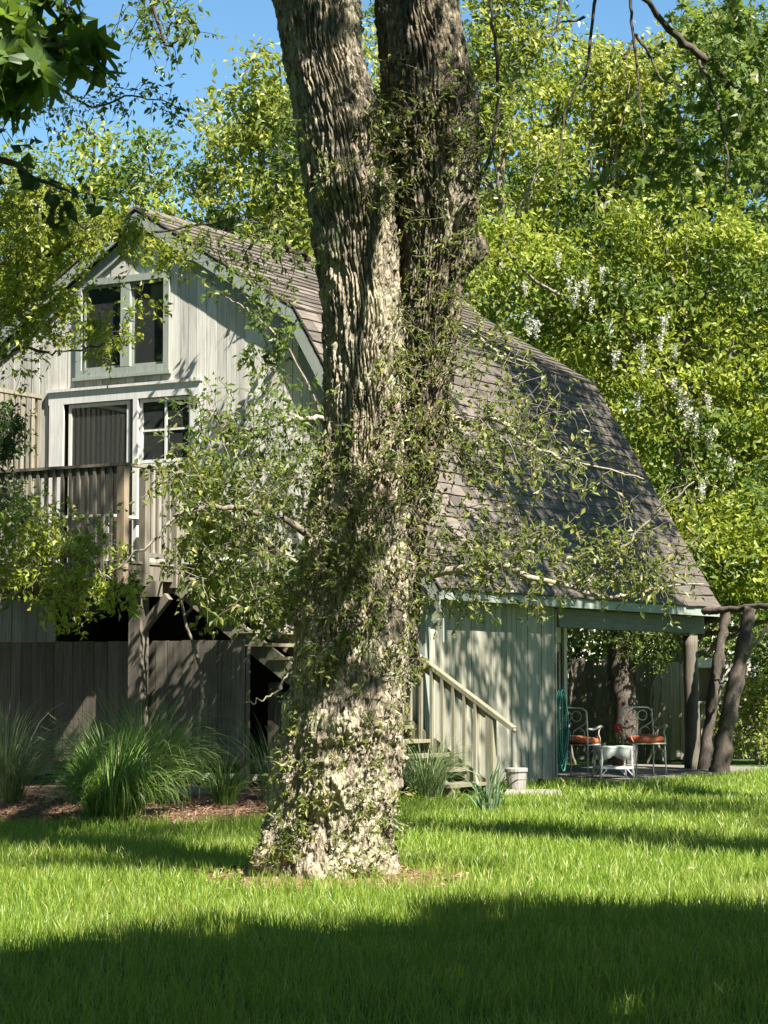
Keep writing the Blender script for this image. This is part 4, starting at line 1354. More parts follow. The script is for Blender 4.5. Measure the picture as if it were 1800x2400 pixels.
# epicormic shoots sprouting from the trunk
def stem_point(pr, Ys, u, v):
    c = D(u, v, Ys)
    z, X, Rd = pr
    r = np.interp(c[2], z, Rd)
    x0 = np.interp(c[2], z, X)
    xr = np.clip((c[0] - x0) / r, -0.98, 0.98)
    a = math.asin(xr)
    return np.array([c[0], Ys - math.cos(a) * r, c[2]]), np.array([math.sin(a), -math.cos(a), 0.1])
f = Fol()
starts, dirs, lens = [], [], []
for (pr, Ys, u0, u1, v0, v1, n, ln) in (
        (prB, 17.42, 850, 1010, 150, 560, 110, 0.30), (prB, 17.42, 840, 990, 560, 1000, 150, 0.26), (prA, 17.2, 790, 850, 160, 480, 90, 0.28),
        (prA, 17.2, 820, 880, 650, 1050, 50, 0.26), (prA, 17.2, 680, 890, 930, 1300, 170, 0.30), (prA, 17.2, 650, 880, 1300, 1480, 80, 0.20),
        (prA, 17.2, 600, 870, 1480, 1850, 110, 0.12), (prB, 17.42, 830, 930, 1000, 1300, 60, 0.28), (prA, 17.2, 700, 790, 360, 440, 26, 0.12),
        (prA, 17.2, 560, 640, 1800, 1860, 14, 0.13), (prA, 17.2, 740, 800, 1850, 1895, 14, 0.12)):
    for _ in range(n):
        u, v = random.uniform(u0, u1), random.uniform(v0, v1)
        p_, d_ = stem_point(pr, Ys, u, v)
        starts.append(p_)
        dirs.append(d_ + rng.normal(size=3) * 0.55)
        lens.append(ln * random.uniform(0.5, 1.5))
tw = curl(np.array(starts), np.array(dirs), np.array(lens), 5, 0.38, 0.12)
f.twigs(tw, 0.0035, 0.0012)
f.leaves(leaves_on(tw, 9, 0.06, 0.36, up=0.4, jit=0.02))
f.build(old, M['leaf_sprout'], M['bark'], 'trunk_sprouts', 'sprout_twigs', OT)

def cl(u, v, ru, rv, Y, n, ln=0.35, per=8, ry=0.6):
    k = 1.085 * Y / FPX
    return (D(u, v, Y), (ru * k, ry, rv * k), n, ln, per)
# branches to the left of the trunk
leafy_branch(old, OT, [D(690, 1170, 17.1), D(600, 1120, 16.8), D(500, 1098, 16.6), D(400, 1108, 16.5), D(330, 1170, 16.4), D(250, 1230, 16.4)], 0.028, 0.006, M['bark'],
             [cl(540, 1090, 130, 80, 16.8, 66, 0.34, 9, 0.8), cl(430, 1030, 100, 110, 16.6, 54, 0.34, 9, 0.8), cl(620, 1060, 70, 80, 16.8, 32, 0.3, 9), cl(450, 1200, 120, 80, 16.6, 34, 0.32, 8), cl(570, 1200, 80, 70, 16.7, 28, 0.3, 8)], M['leaf_sprout'], M['bark'])
leafy_branch(old, OT, [D(700, 905, 17.1), D(640, 905, 16.8), D(560, 930, 16.7), D(480, 960, 16.6)], 0.02, 0.005, M['pale_bark'],
             [cl(610, 900, 80, 30, 16.8, 26, 0.25, 8), cl(540, 940, 110, 40, 16.7, 36, 0.28, 8), cl(640, 960, 60, 40, 16.8, 24, 0.25, 8), cl(590, 820, 60, 20, 16.8, 9, 0.22, 7), cl(480, 900, 80, 50, 16.6, 34, 0.28, 8)], M['leaf_mid'], M['dark_bark'], leaf=0.055)
leafy_branch(old, OT, [D(665, 560, 17.1), D(620, 530, 16.9), D(560, 480, 16.8), D(500, 470, 16.8)], 0.022, 0.005, M['dark_bark'],
             [cl(600, 500, 70, 60, 16.9, 32, 0.28, 8), cl(570, 590, 60, 50, 16.8, 18, 0.28, 9), cl(580, 650, 35, 40, 16.8, 10, 0.25, 9), cl(500, 520, 60, 50, 16.8, 14, 0.25, 8), cl(620, 330, 30, 100, 17.0, 26, 0.25, 8)], M['leaf_mid'], M['dark_bark'], leaf=0.058)
leafy_branch(old, OT, [D(650, 1330, 17.1), D(600, 1370, 16.9), D(560, 1340, 16.9)], 0.02, 0.006, M['pale_bark'],
             [cl(600, 1290, 50, 70, 16.9, 40, 0.25, 9), cl(520, 1290, 70, 60, 16.9, 30, 0.28, 8)], M['leaf_sprout'], M['bark'])
limb([D(642, 1420, 17.1), D(610, 1480, 16.95), D(570, 1513, 16.85), D(530, 1518, 16.8)], 0.009, 0.004, 'bare_twig', old, M['pale_bark'], OT)
# branches to the right of the trunk
leafy_branch(old, OT, [D(955, 880, 17.4), D(1010, 910, 17.2), D(1080, 905, 17.0), D(1120, 945, 16.9), D(1200, 985, 16.8), D(1290, 1010, 16.7), D(1390, 1035, 16.6)], 0.024, 0.005, M['pale_bark'],
             [cl(1080, 900, 90, 60, 17.0, 44, 0.30, 7), cl(1130, 980, 110, 60, 16.9, 44, 0.3, 7), cl(1250, 1020, 110, 50, 16.8, 28, 0.3, 6), cl(1020, 980, 60, 70, 17.1, 40, 0.3, 8)], M['leaf_sprout'], M['bark'])
leafy_branch(old, OT, [D(905, 1240, 17.3), D(980, 1232, 17.1), D(1080, 1222, 17.0), D(1160, 1250, 16.9), D(1250, 1275, 16.8), D(1330, 1290, 16.8), D(1420, 1270, 16.8), D(1520, 1262, 16.7)], 0.034, 0.006, M['pale_bark'],
             [cl(1000, 1160, 80, 80, 17.1, 56, 0.3, 8), cl(1120, 1170, 100, 70, 17.0, 60, 0.3, 8), cl(1250, 1210, 110, 60, 16.9, 64, 0.3, 8), cl(1380, 1235, 90, 40, 16.8, 40, 0.28, 8), cl(1010, 1270, 60, 40, 17.1, 30, 0.25, 8), cl(1160, 1290, 60, 30, 16.9, 12, 0.25, 7)], M['leaf_sprout'], M['bark'])
leafy_branch(old, OT, [D(1250, 1275, 16.8), D(1330, 1200, 16.7), D(1410, 1120, 16.6), D(1500, 1040, 16.5)], 0.016, 0.004, M['pale_bark'],
             [cl(1380, 1160, 60, 60, 16.7, 22, 0.28, 6), cl(1480, 1050, 60, 50, 16.6, 12, 0.28, 6), cl(1450, 1200, 80, 60, 16.7, 26, 0.3, 7)], M['leaf_sprout'], M['bark'])
leafy_branch(old, OT, [D(985, 690, 17.4), D(1050, 740, 17.2), D(1100, 770, 17.1), D(1160, 790, 17.0)], 0.014, 0.004, M['pale_bark'],
             [cl(1030, 740, 50, 50, 17.2, 26, 0.28, 7), cl(1110, 800, 80, 60, 17.1, 22, 0.3, 5), cl(1180, 880, 90, 80, 17.0, 20, 0.32, 5)], M['leaf_sprout'], M['bark'])
leafy_branch(old, OT, [D(1010, 440, 17.4), D(1040, 380, 17.2), D(1075, 250, 17.1), D(1065, 60, 17.0), D(1060, -60, 17.0)], 0.02, 0.01, M['dark_bark'],
             [cl(1050, 300, 50, 160, 17.1, 40, 0.3, 7), cl(1090, 120, 60, 110, 17.0, 24, 0.3, 6)], M['leaf_mid'], M['dark_bark'])

# ------------------------------------------------------------------ neighbouring trees whose branches reach into view
def sprig_tree(name, label, base, group=None):
    return thing(name, label, 'tree', (base[0], base[1], 0), 0, group), np.array([base[0], base[1], 0.0])
# young tree at the left edge, in front of the gable
yt, o0 = sprig_tree('young_tree', 'slender leafy tree at the left edge hanging over the gable window', (-4.75, 22.0))
limb([(-4.75, 22.0, -0.05), (-4.8, 22.0, 2.0), (-4.6, 22.0, 4.0), (-4.4, 22.0, 6.5), (-4.0, 22, 8.0)], 0.11, 0.04, 'trunk', yt, M['bark'], o0)
leafy_branch(yt, o0, [(-4.45, 22.0, 5.6), D(60, 560, 22), D(180, 520, 21.8), D(330, 500, 21.7), D(520, 470, 21.6)], 0.03, 0.006, M['dark_bark'],
             [cl(80, 500, 130, 90, 22, 190, 0.36, 11, 0.9), cl(250, 505, 110, 45, 21.8, 100, 0.34, 10), cl(380, 540, 80, 40, 21.7, 46, 0.3, 9), cl(60, 620, 100, 80, 22, 150, 0.34, 10), cl(40, 420, 110, 60, 22.3, 90, 0.34, 10)], M['leaf_yellow'], M['dark_bark'], leaf=0.075)
leafy_branch(yt, o0, [(-4.6, 22.0, 4.2), D(20, 760, 22), D(120, 760, 21.8), D(250, 740, 21.7)], 0.025, 0.005, M['dark_bark'],
             [cl(40, 740, 60, 90, 22, 50, 0.34, 9), cl(150, 680, 60, 70, 21.8, 46, 0.3, 9), cl(235, 720, 45, 70, 21.7, 46, 0.3, 9), cl(300, 650, 50, 40, 21.7, 12, 0.25, 8)], M['leaf_yellow'], M['dark_bark'], leaf=0.07)
# vine-covered shrub in front of the deck at left
sh, o0 = sprig_tree('deck_shrub', 'rounded leafy shrub hanging over the deck fence at far left', (-4.05, 23.5))
sh['category'] = 'shrub'
limb([(-4.05, 23.5, -0.05), (-4.1, 23.5, 1.4), (-3.95, 23.5, 2.6)], 0.06, 0.03, 'stem', sh, M['bark'], o0)
leafy_branch(sh, o0, [(-4.0, 23.5, 2.2), D(60, 1250, 23.3), D(150, 1200, 23.2), D(250, 1260, 23.1)], 0.03, 0.006, M['bark'],
             [cl(40, 1150, 100, 70, 23.5, 110, 0.34, 11, 0.8), cl(170, 1190, 90, 80, 23.2, 70, 0.34, 10), cl(90, 1240, 130, 55, 23.3, 90, 0.34, 10), cl(250, 1280, 50, 30, 23.1, 30, 0.25, 10), cl(150, 1310, 60, 50, 23.1, 30, 0.25, 9)], M['leaf_yellow'], M['bark'], leaf=0.075)
ev, o0 = sprig_tree('evergreen_shrub', 'dense dark evergreen bush at the left frame edge beside the deck railing', (-4.75, 25.5))
ev['category'] = 'shrub'
limb([(-4.75, 25.5, -0.05), (-4.7, 25.5, 2.0), (-4.6, 25.5, 4.0)], 0.08, 0.03, 'stem', ev, M['bark'], o0)
leafy_branch(ev, o0, [(-4.65, 25.5, 3.6), D(10, 980, 25.3), D(60, 940, 25.2)], 0.03, 0.006, M['bark'],
             [cl(-10, 930, 60, 70, 25.4, 170, 0.28, 12, 0.6), cl(-10, 1110, 80, 70, 25.5, 150, 0.3, 12, 0.7)], M['leaf_dark'], M['bark'], leaf=0.07)
vn, o0 = sprig_tree('deck_vine', 'yellow green round leaved vine climbing the right corner of the deck', tuple(H(-2.5, -1.9)[:2]))
vn['category'] = 'vine'
vb = H(-2.5, -1.9)
limb([vb, vb + [0.1, 0, 1.5], vb + [-0.2, 0, 2.8], vb + [0, 0.1, 4.0]], 0.03, 0.012, 'stem', vn, M['bark'], o0)
leafy_branch(vn, o0, [vb + [-0.1, 0, 2.4], D(450, 1230, 29), D(420, 1180, 29)], 0.02, 0.008, M['bark'],
             [cl(450, 1180, 60, 90, 29, 90, 0.3, 9, 0.4), cl(470, 1290, 50, 60, 29, 44, 0.3, 8, 0.4), cl(500, 1020, 110, 100, 29.5, 60, 0.35, 9, 0.4), cl(420, 1060, 60, 80, 29, 50, 0.3, 9, 0.4)], M['leaf_yellow'], M['bark'], leaf=0.10, shape=0.8)

vc = H(-2.6, -1.45, 1.2) + SUN * 2.0
leafy_branch(vn, o0, [vb + [0, 0, 2.6], (vb + [0, 0, 2.8]) * 0.5 + vc * 0.5, vc], 0.015, 0.006, M['bark'],
             [(vc, (0.55, 0.4, 0.5), 130, 0.3, 10), (H(-2.2, -1.45, 0.7) + SUN * 2.6, (0.5, 0.4, 0.45), 90, 0.3, 10)], M['leaf_mid'], M['bark'], leaf=0.09, shape=0.7)
rv, o0 = sprig_tree('roof_vine', 'dark leafy creeper hanging over the right rake of the gable', tuple(H(-1.2, -0.35)[:2]))
rv['category'] = 'vine'
limb([H(-1.2, -0.35, -0.02), H(-1.1, -0.3, 2.5), H(-1.4, -0.32, 5.0), H(-2.1, -0.4, 6.4)], 0.03, 0.012, 'stem', rv, M['bark'], o0)
leafy_branch(rv, o0, [H(-2.0, -0.4, 6.2), H(-2.5, -0.45, 6.7), H(-3.2, -0.4, 7.1)], 0.02, 0.006, M['bark'],
             [(H(-2.1, -0.45, 6.55), (0.35, 0.2, 0.4), 20, 0.35, 8), (H(-2.5, -0.4, 6.2), (0.25, 0.15, 0.35), 14, 0.35, 7), (H(-2.9, -0.4, 7.0), (0.5, 0.2, 0.3), 8, 0.3, 7), (H(-1.7, -0.4, 5.4), (0.4, 0.15, 0.3), 10, 0.3, 8), (H(-2.0, -0.35, 4.6), (0.9, 0.15, 0.4), 16, 0.3, 8)], M['leaf_mid'], M['dark_bark'], leaf=0.12, shape=0.6)
# near maple, upper left, and its crown
mp, o0 = sprig_tree('maple_tree', 'maple with large dark lobed leaves hanging into the upper left corner', (-4.6, 8.0))
limb([(-4.6, 8, -0.05), (-4.55, 8, 2.5), (-4.3, 8.1, 5.0), (-4.0, 8.3, 8.0)], 0.22, 0.12, 'trunk', mp, M['bark'], o0)
leafy_branch(mp, o0, [(-4.3, 8.1, 4.8), (-3.0, 8.8, 4.7), D(-20, 60, 9.2), D(90, 80, 9.2), D(180, 100, 9.2)], 0.05, 0.006, M['dark_bark'],
             [cl(20, 60, 70, 60, 9.2, 28, 0.25, 5, 0.25), cl(35, 170, 40, 40, 9.0, 11, 0.2, 4, 0.2), cl(110, 15, 80, 15, 9.4, 10, 0.2, 4, 0.2), cl(140, 105, 45, 35, 9.2, 7, 0.15, 3, 0.1)], M['leaf_maple'], M['dark_bark'], leaf=0.19, maple=True, r_t=0.003)
leafy_branch(mp, o0, [(-4.4, 8.05, 3.9), (-3.0, 9, 4.0), D(-30, 330, 9.5), D(60, 380, 9.5), D(170, 430, 9.5)], 0.03, 0.003, M['dark_bark'],
             [cl(20, 310, 30, 30, 9.5, 5, 0.15, 3, 0.1), cl(70, 390, 40, 10, 9.5, 6, 0.14, 3, 0.08), cl(140, 425, 45, 12, 9.5, 9, 0.14, 3, 0.08)], M['leaf_dark'], M['dark_bark'], leaf=0.075, shape=0.6, r_t=0.0025)
f = Fol()
tw = cloud_twigs((-5.0, 8.0, 8.6), (2.6, 3.0, 1.6), 500, 0.7, 0.1)
f.twigs(tw, 0.008, 0.002)
f.leaves(leaves_on(tw, 12, 0.24, 0.9, jit=0.1))
f.build(mp, M['leaf_maple'], M['bark'], 'crown', 'crown_twigs', o0)
for e in ((-6.2, 7, 8.6), (-3.6, 9.6, 8.8), (-5, 8.5, 9.6)):
    limb([(-4.1, 8.25, 7.0), (np.array(e) + [-4.1, 8.25, 7]) / 2 + [0, 0, 0.3], e], 0.09, 0.03, 'limb', mp, M['bark'], o0)
# sprays of small leaves against the sky, belonging to the old tree's outer crown
leafy_branch(old, OT, [(-1.2, 14.2, 11.0), (-2.2, 14.6, 8.8), D(330, 20, 15), D(400, 60, 15)], 0.03, 0.004, M['dark_bark'],
             [cl(330, 20, 70, 35, 15, 40, 0.3, 8), cl(390, 55, 40, 30, 15, 14, 0.25, 8)], M['leaf_mid'], M['dark_bark'], leaf=0.065)
leafy_branch(old, OT, [(-2.2, 14.6, 8.8), (-3.2, 16.2, 7.2), D(150, 205, 18), D(280, 205, 18), D(375, 225, 18)], 0.02, 0.003, M['dark_bark'],
             [cl(270, 195, 40, 20, 18, 18, 0.25, 7), cl(350, 220, 40, 12, 18, 14, 0.2, 7), cl(60, 230, 70, 40, 18, 26, 0.3, 7), cl(170, 225, 60, 30, 18, 22, 0.3, 6)], M['leaf_mid'], M['dark_bark'], leaf=0.06)

# trees on the right and behind the camera: they shade the lawn and the roof
def shade_tree(name, label, base, trunk_top, blobs, leaf, per, mat, maple=False, r=0.22):
    t, o0 = sprig_tree(name, label, base)
    b = np.array([base[0], base[1], -0.05])
    tp = np.array(trunk_top, float)
    limb([b, b * 0.5 + tp * 0.5 + [0.08, 0, 0], tp], r, r * 0.55, 'trunk', t, M['bark'], o0, 18, 12)
    f = Fol()
    for (c, rad, n, ln) in blobs:
        c = np.array(c, float)
        s = b + (tp - b) * random.uniform(0.75, 0.98)
        limb([s, s * 0.5 + c * 0.5 + [0, 0, 0.35], c], r * 0.4, 0.03, 'limb', t, M['bark'], o0, 12, 7)
        tw = cloud_twigs(c, rad, n, ln, 0.08)
        f.twigs(tw, 0.008, 0.002)
        f.leaves(leaves_on(tw, per, leaf, 0.75, jit=0.08, kind='maple' if maple else 'leaf'))
    f.build(t, mat, M['bark'], 'crown', 'crown_twigs', o0)
    return t, o0
def sh_pt(x, y, h):
    """where a leaf mass of height h has to be for its shadow to fall on the lawn at x,y"""
    return (x + SUN[0] / SUN[2] * h, y + SUN[1] / SUN[2] * h, h)
shade_tree('shade_maple', 'tall maple standing behind the camera and shading the near lawn', (6.4, 4.4), (6.0, 4.8, 6.0),
           [(sh_pt(-1.6, 11.2, 7.6), (1.9, 1.6, 0.8), 260, 0.6), (sh_pt(0.2, 12.4, 8.0), (1.9, 1.9, 0.8), 300, 0.6), (sh_pt(2.0, 13.5, 8.2), (1.8, 1.9, 0.8), 300, 0.6), (sh_pt(3.8, 13.2, 8.6), (1.9, 1.9, 0.8), 260, 0.6), (sh_pt(-3.6, 9.6, 7.6), (1.6, 1.6, 0.8), 160, 0.6), (sh_pt(1.0, 9.0, 8.0), (2.6, 1.4, 0.8), 220, 0.6), (sh_pt(5.6, 12.4, 8.6), (1.6, 2.0, 0.8), 160, 0.6), (sh_pt(3.4, 10.0, 8.0), (1.9, 1.5, 0.8), 220, 0.6), (sh_pt(-0.5, 9.4, 9.4), (2.4, 1.6, 0.8), 200, 0.6)], 0.26, 22, M['leaf_dark'])
rt, o0 = shade_tree('broad_tree', 'broad leafy tree at the right edge shading roof and lawn', (8.6, 24.5), (8.2, 25.0, 7.5),
           [((6.0, 33.8, 13.8), (1.9, 1.6, 1.0), 330, 0.7), ((7.8, 32.2, 13.4), (2.0, 1.8, 1.2), 380, 0.7), ((8.1, 30.2, 12.6), (2.0, 2.0, 1.4), 400, 0.7), ((9.2, 30.4, 10.2), (1.6, 1.5, 1.0), 260, 0.6), ((7.0, 28.4, 13.6), (1.6, 1.6, 1.0), 170, 0.7), ((8.2, 34.5, 13.0), (1.8, 1.8, 1.2), 200, 0.7), ((8.6, 27, 11), (2.0, 2.2, 1.5), 200, 0.7), ((8.6, 20.5, 9.4), (1.6, 1.8, 1.2), 180, 0.6), ((6.2, 27.8, 10.9), (1.0, 1.1, 0.6), 90, 0.6), ((7.4, 28.0, 10.4), (1.2, 1.1, 0.7), 130, 0.6), ((5.6, 26.3, 10.6), (0.9, 0.9, 0.5), 60, 0.6), ((7.9, 31.3, 10.6), (1.5, 1.3, 0.9), 340, 0.6), ((8.8, 31.5, 9.6), (1.5, 1.5, 0.9), 190, 0.6)], 0.14, 12, M['leaf_mid'])
shade_tree('side_tree', 'tree beyond the right frame edge casting the shadow band across the lawn', (10.2, 14.0), (9.6, 14.2, 8.0),
           [(sh_pt(0.9, 23.4, 10), (0.9, 0.7, 0.5), 60, 0.5), (sh_pt(2.1, 22.2, 10), (0.9, 0.8, 0.5), 70, 0.5), (sh_pt(3.1, 20.7, 10), (0.9, 0.7, 0.5), 70, 0.5), (sh_pt(4.3, 20.0, 10), (1.0, 0.8, 0.5), 70, 0.5), ((11, 13, 10.5), (2.2, 2.2, 1.6), 160, 0.7), ((10.5, 16.5, 9.5), (1.8, 1.8, 1.4), 120, 0.7)], 0.20, 12, M['leaf_mid'])
# its maple-like low branch in the upper right corner
leafy_branch(rt, o0, [(8.2, 24.9, 7.4), D(1700, 330, 22), D(1560, 160, 21), D(1450, 70, 20.5), D(1380, -20, 20)], 0.07, 0.02, M['dark_bark'],
             [cl(1560, 70, 120, 110, 20.5, 50, 0.45, 5, 0.9), cl(1500, 240, 140, 100, 21, 54, 0.45, 5, 0.9), cl(1600, 330, 80, 120, 21.5, 40, 0.45, 5, 0.9), cl(1450, 370, 120, 50, 21, 36, 0.45, 5, 0.9), cl(1640, 200, 50, 160, 21, 40, 0.45, 5, 0.9)], M['leaf_mid'], M['dark_bark'], leaf=0.15, maple=True)
limb([D(1500, 110, 20.8), D(1540, 200, 20.6), D(1570, 330, 20.4), D(1560, 420, 20.4)], 0.02, 0.005, 'branch', rt, M['dark_bark'], o0)
# thin bare hanging twigs of the old tree at top right
for pts in ([(710, -60), (690, 40), (650, 400), (590, 480), (530, 640), (510, 800), (485, 960), (480, 1080)], [(890, -60), (905, 150), (935, 400), (950, 600), (975, 850)], [(520, -60), (500, 60), (485, 160), (440, 220)], [(915, 190), (1000, 300), (1060, 430), (1180, 500)], [(640, 90), (590, 115), (500, 130), (430, 210)], [(860, 330), (900, 240), (925, 200)]):
    limb([P(1100 + x * 0.422, y * 0.422, 14.0) for x, y in pts], 0.011, 0.003, 'hanging_twig', old, M['dark_bark'], OT, 24, 6, 0.003)

# ------------------------------------------------------------------ background trees
def far_tree(name, label, base, height, blobs, mat, group, leaf=0.18, nsub=46, per=46, trunk_r=0.16, bark='bark', sub=0.28, mat2=None):
    """blobs: (dx, dy, z, rx, rz) crown masses"""
    t, o0 = sprig_tree(name, label, base, group)
    b = np.array([base[0], base[1], -0.05])
    top = np.array([base[0] + random.uniform(-0.4, 0.4), base[1], height * 0.8])
    limb([b, b * 0.5 + top * 0.5 + [random.uniform(-0.3, 0.3), 0, 0], top], trunk_r, 0.04, 'trunk', t, M[bark], o0, 16, 9)
    LV, LT, a0 = [], [], 0
    lp = []
    for (dx, dy, z, rx, rz) in blobs:
        c = np.array([base[0] + dx, base[1] + dy, z])
        s = b + (top - b) * max(0.15, min(0.95, (z - rz) / top[2] * 0.85))
        lp.append(smooth_path([s, s * 0.45 + c * 0.55 + [0, 0, -0.2], c, c + [random.uniform(-0.4, 0.4), -0.2, rz * 0.4]], 9, 0.04))
        ns = max(8, int(nsub * rx * rz / 2.2))
        d = rdir(ns)
        sc_ = rng.uniform(0.35, 1, (ns, 1)) ** 0.5
        cen = c + d * sc_ * np.array([rx, rx * 0.8, rz])
        cen += rng.normal(size=cen.shape) * 0.15
        n = per
        p = (cen[:, None] + rng.normal(size=(ns, n, 3)) * np.array([sub, sub, sub * 0.55])).reshape(-1, 3)
        outw = unit(p - c)
        nrm = unit(rdir(len(p)) * 0.8 + outw * 0.5 + np.array([0, 0, 0.5]))
        ax = unit(rdir(len(p)) + np.array([0, 0, -0.4]) + outw * 0.3)
        L = leaf * rng.uniform(0.6, 1.3, len(p))
        V, T = leaf_arrays(p, ax, nrm, L, L * 0.55)
        LV.append(V)
        LT.append(T + a0)
        a0 += len(V)
    pts = np.array(lp)
    V, q = twig_arrays(pts, np.broadcast_to(np.linspace(0.06, 0.01, 9), pts.shape[:2]), 5)
    o = obj('limbs', mk_mesh('limbs', V - o0, q, True), M[bark], t)
    nb = len(LV)
    for nm, mt, sel in (('crown', mat, [k for k in range(nb) if k % 3 != 1 or nb < 4]), ('shaded_gap_crown', mat2 or M['leaf_mid'], [k for k in range(nb) if k % 3 == 1 and nb >= 4])):  # every third mass gets darker leaves, standing in for shaded gaps
        if not sel:
            continue
        VV = np.concatenate([LV[k] for k in sel])
        c0, TT = 0, []
        for k in sel:
            TT.append(LT[k] - LT[k].min() + c0)
            c0 += len(LV[k])
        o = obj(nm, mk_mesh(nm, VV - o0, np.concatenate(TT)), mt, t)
        o['kind'] = 'stuff'
    return t, o0
def crown(w_, z0, z1, n, seed, top=0.5):
    """random crown masses filling width w_ between z0 and z1, narrower towards the top"""
    rs = random.Random(seed)
    out = []
    for k in range(n):
        f = (k + rs.random()) / n
        z = z0 + (z1 - z0) * f
        ww = w_ * (1 - f * (1 - top)) * (0.6 + 0.4 * math.sin(math.pi * min(1, f * 1.3 + 0.15)))
        r = rs.uniform(0.8, 1.35) * (1.1 - 0.35 * f)
        out.append((rs.uniform(-ww, ww), rs.uniform(-1.2, 1.0), z - 0.3 * r, r, r * rs.uniform(0.65, 0.9)))
    return out
def X_at(u, Y):
    return (u * 1.085 - 900) / FPX * Y
def Z_at(v, Y):
    return P(900, v * 1.085, Y)[2]
GB = 'trees behind the house'
def ft(u, Y, vtop, wid, n, seed, mat, label, z0=4.0, top=0.5, **kw):
    zt = Z_at(vtop, Y) - 0.75
    far_tree('background_tree', label, (X_at(u, Y), Y), zt, crown(wid, z0, zt, n, seed, top), M[mat], GB, **kw)
ft(30, 52, 290, 2.2, 20, 1, 'leaf_spring', 'leafy tree behind the house, nearest the left frame edge')
ft(180, 55, 250, 2.0, 22, 2, 'leaf_yellow', 'rounded yellow green tree rising behind the left end of the roof')
ft(330, 50, 262, 1.7, 20, 3, 'leaf_yellow', 'yellow green tree straight behind the roof peak')
ft(470, 56, 150, 1.5, 22, 4, 'leaf_spring', 'airy pale tree with pointed top left of the big trunk')
ft(570, 50, 85, 1.4, 24, 5, 'leaf_spring', 'tall pale tree half hidden by the left side of the big trunk', top=0.8)
ft(640, 60, 120, 1.8, 22, 6, 'leaf_mid', 'distant tree seen between roof and the left side of the big trunk')
ft(830, 56, -80, 1.4, 20, 7, 'leaf_spring', 'tall tree seen through the fork of the big trunk', z0=7)
ft(1080, 52, -160, 1.7, 34, 8, 'leaf_spring', 'tall tree right behind the right side of the big trunk', top=1.0)
ft(1200, 58, 10, 1.9, 34, 9, 'leaf_yellow', 'yellow green tree with forked pale limbs right of the big trunk', top=0.8)
ft(1330, 54, 40, 1.9, 36, 10, 'leaf_spring', 'sunlit tree in the middle of the right hand wood', top=0.8)
ft(1450, 58, -40, 2.0, 34, 11, 'leaf_spring', 'tall tree behind the dark maple branch', top=0.9)
ft(1600, 54, -40, 2.0, 30, 12, 'leaf_mid', 'tall green tree at the right end of the wood', top=0.9)
ft(1760, 56, -40, 2.0, 24, 13, 'leaf_mid', 'green tree just beyond the right frame edge', top=0.9)
ft(-140, 54, 220, 2.4, 20, 14, 'leaf_mid', 'green tree just beyond the left frame edge')
YT = [(-9, 2, 18, 'left of the camera'), (-4, -7, 20, 'behind the camera to the left'), (3, -9, 20, 'behind the camera to the right'), (10, -3, 17, 'right of the camera'), (-11, 14, 15, 'far left of the lawn'),
      (13, 8, 14, 'far right of the lawn'), (-13, 30, 13, 'left of the house'), (-16, 24, 15, 'left of the house towards the lawn'), (-20, 29, 14, 'furthest left of the house'), (-10, -4, 19, 'further behind on the left'),
      (15, 0, 17, 'further behind on the right'), (-14, 8, 17, 'left beyond the maple'), (0, -15, 22, 'furthest behind the camera'), (17, 16, 15, 'furthest right of the lawn')]
for k, (x_, y_, h_, lab) in enumerate(YT):  # trees added out of view to cut down the sky light
    far_tree('sky_blocking_tree', 'unseen tree added to block sky light, ' + lab, (x_, y_), h_,
             crown(3.6, 3.0, h_, 26, 90 + k, 0.7), M['leaf_dark'], 'unseen trees added against sky light', leaf=0.62, nsub=24, per=12, trunk_r=0.3, bark='bark', sub=0.5)
# a wood further off that reads as one mass
LV, LT, a0 = [], [], 0
for k in range(520):
    c = np.array([rng.uniform(-22, 24), rng.uniform(66, 78), 0])
    uu = c[0] / c[1] * FPX + 900
    vt = 620 if uu < 700 else 330
    c[2] = rng.uniform(0.5, max(2.0, Z_at(vt / 1.085, c[1])))
    n = 60
    p = c + rng.normal(size=(n, 3)) * np.array([0.9, 0.8, 0.6])
    V, T = leaf_arrays(p, rdir(n) + [0, 0, -0.3], unit(rdir(n) + [0, 0, 0.5]), rng.uniform(0.2, 0.36, n), rng.uniform(0.12, 0.2, n))
    LV.append(V)
    LT.append(T + a0)
    a0 += len(V)
o = obj('distant_wood', mk_mesh('distant_wood', np.concatenate(LV), np.concatenate(LT)), M['leaf_mid'])
tag(o, 'distant green wood closing the view behind the nearer trees', 'wood', None, 'stuff')

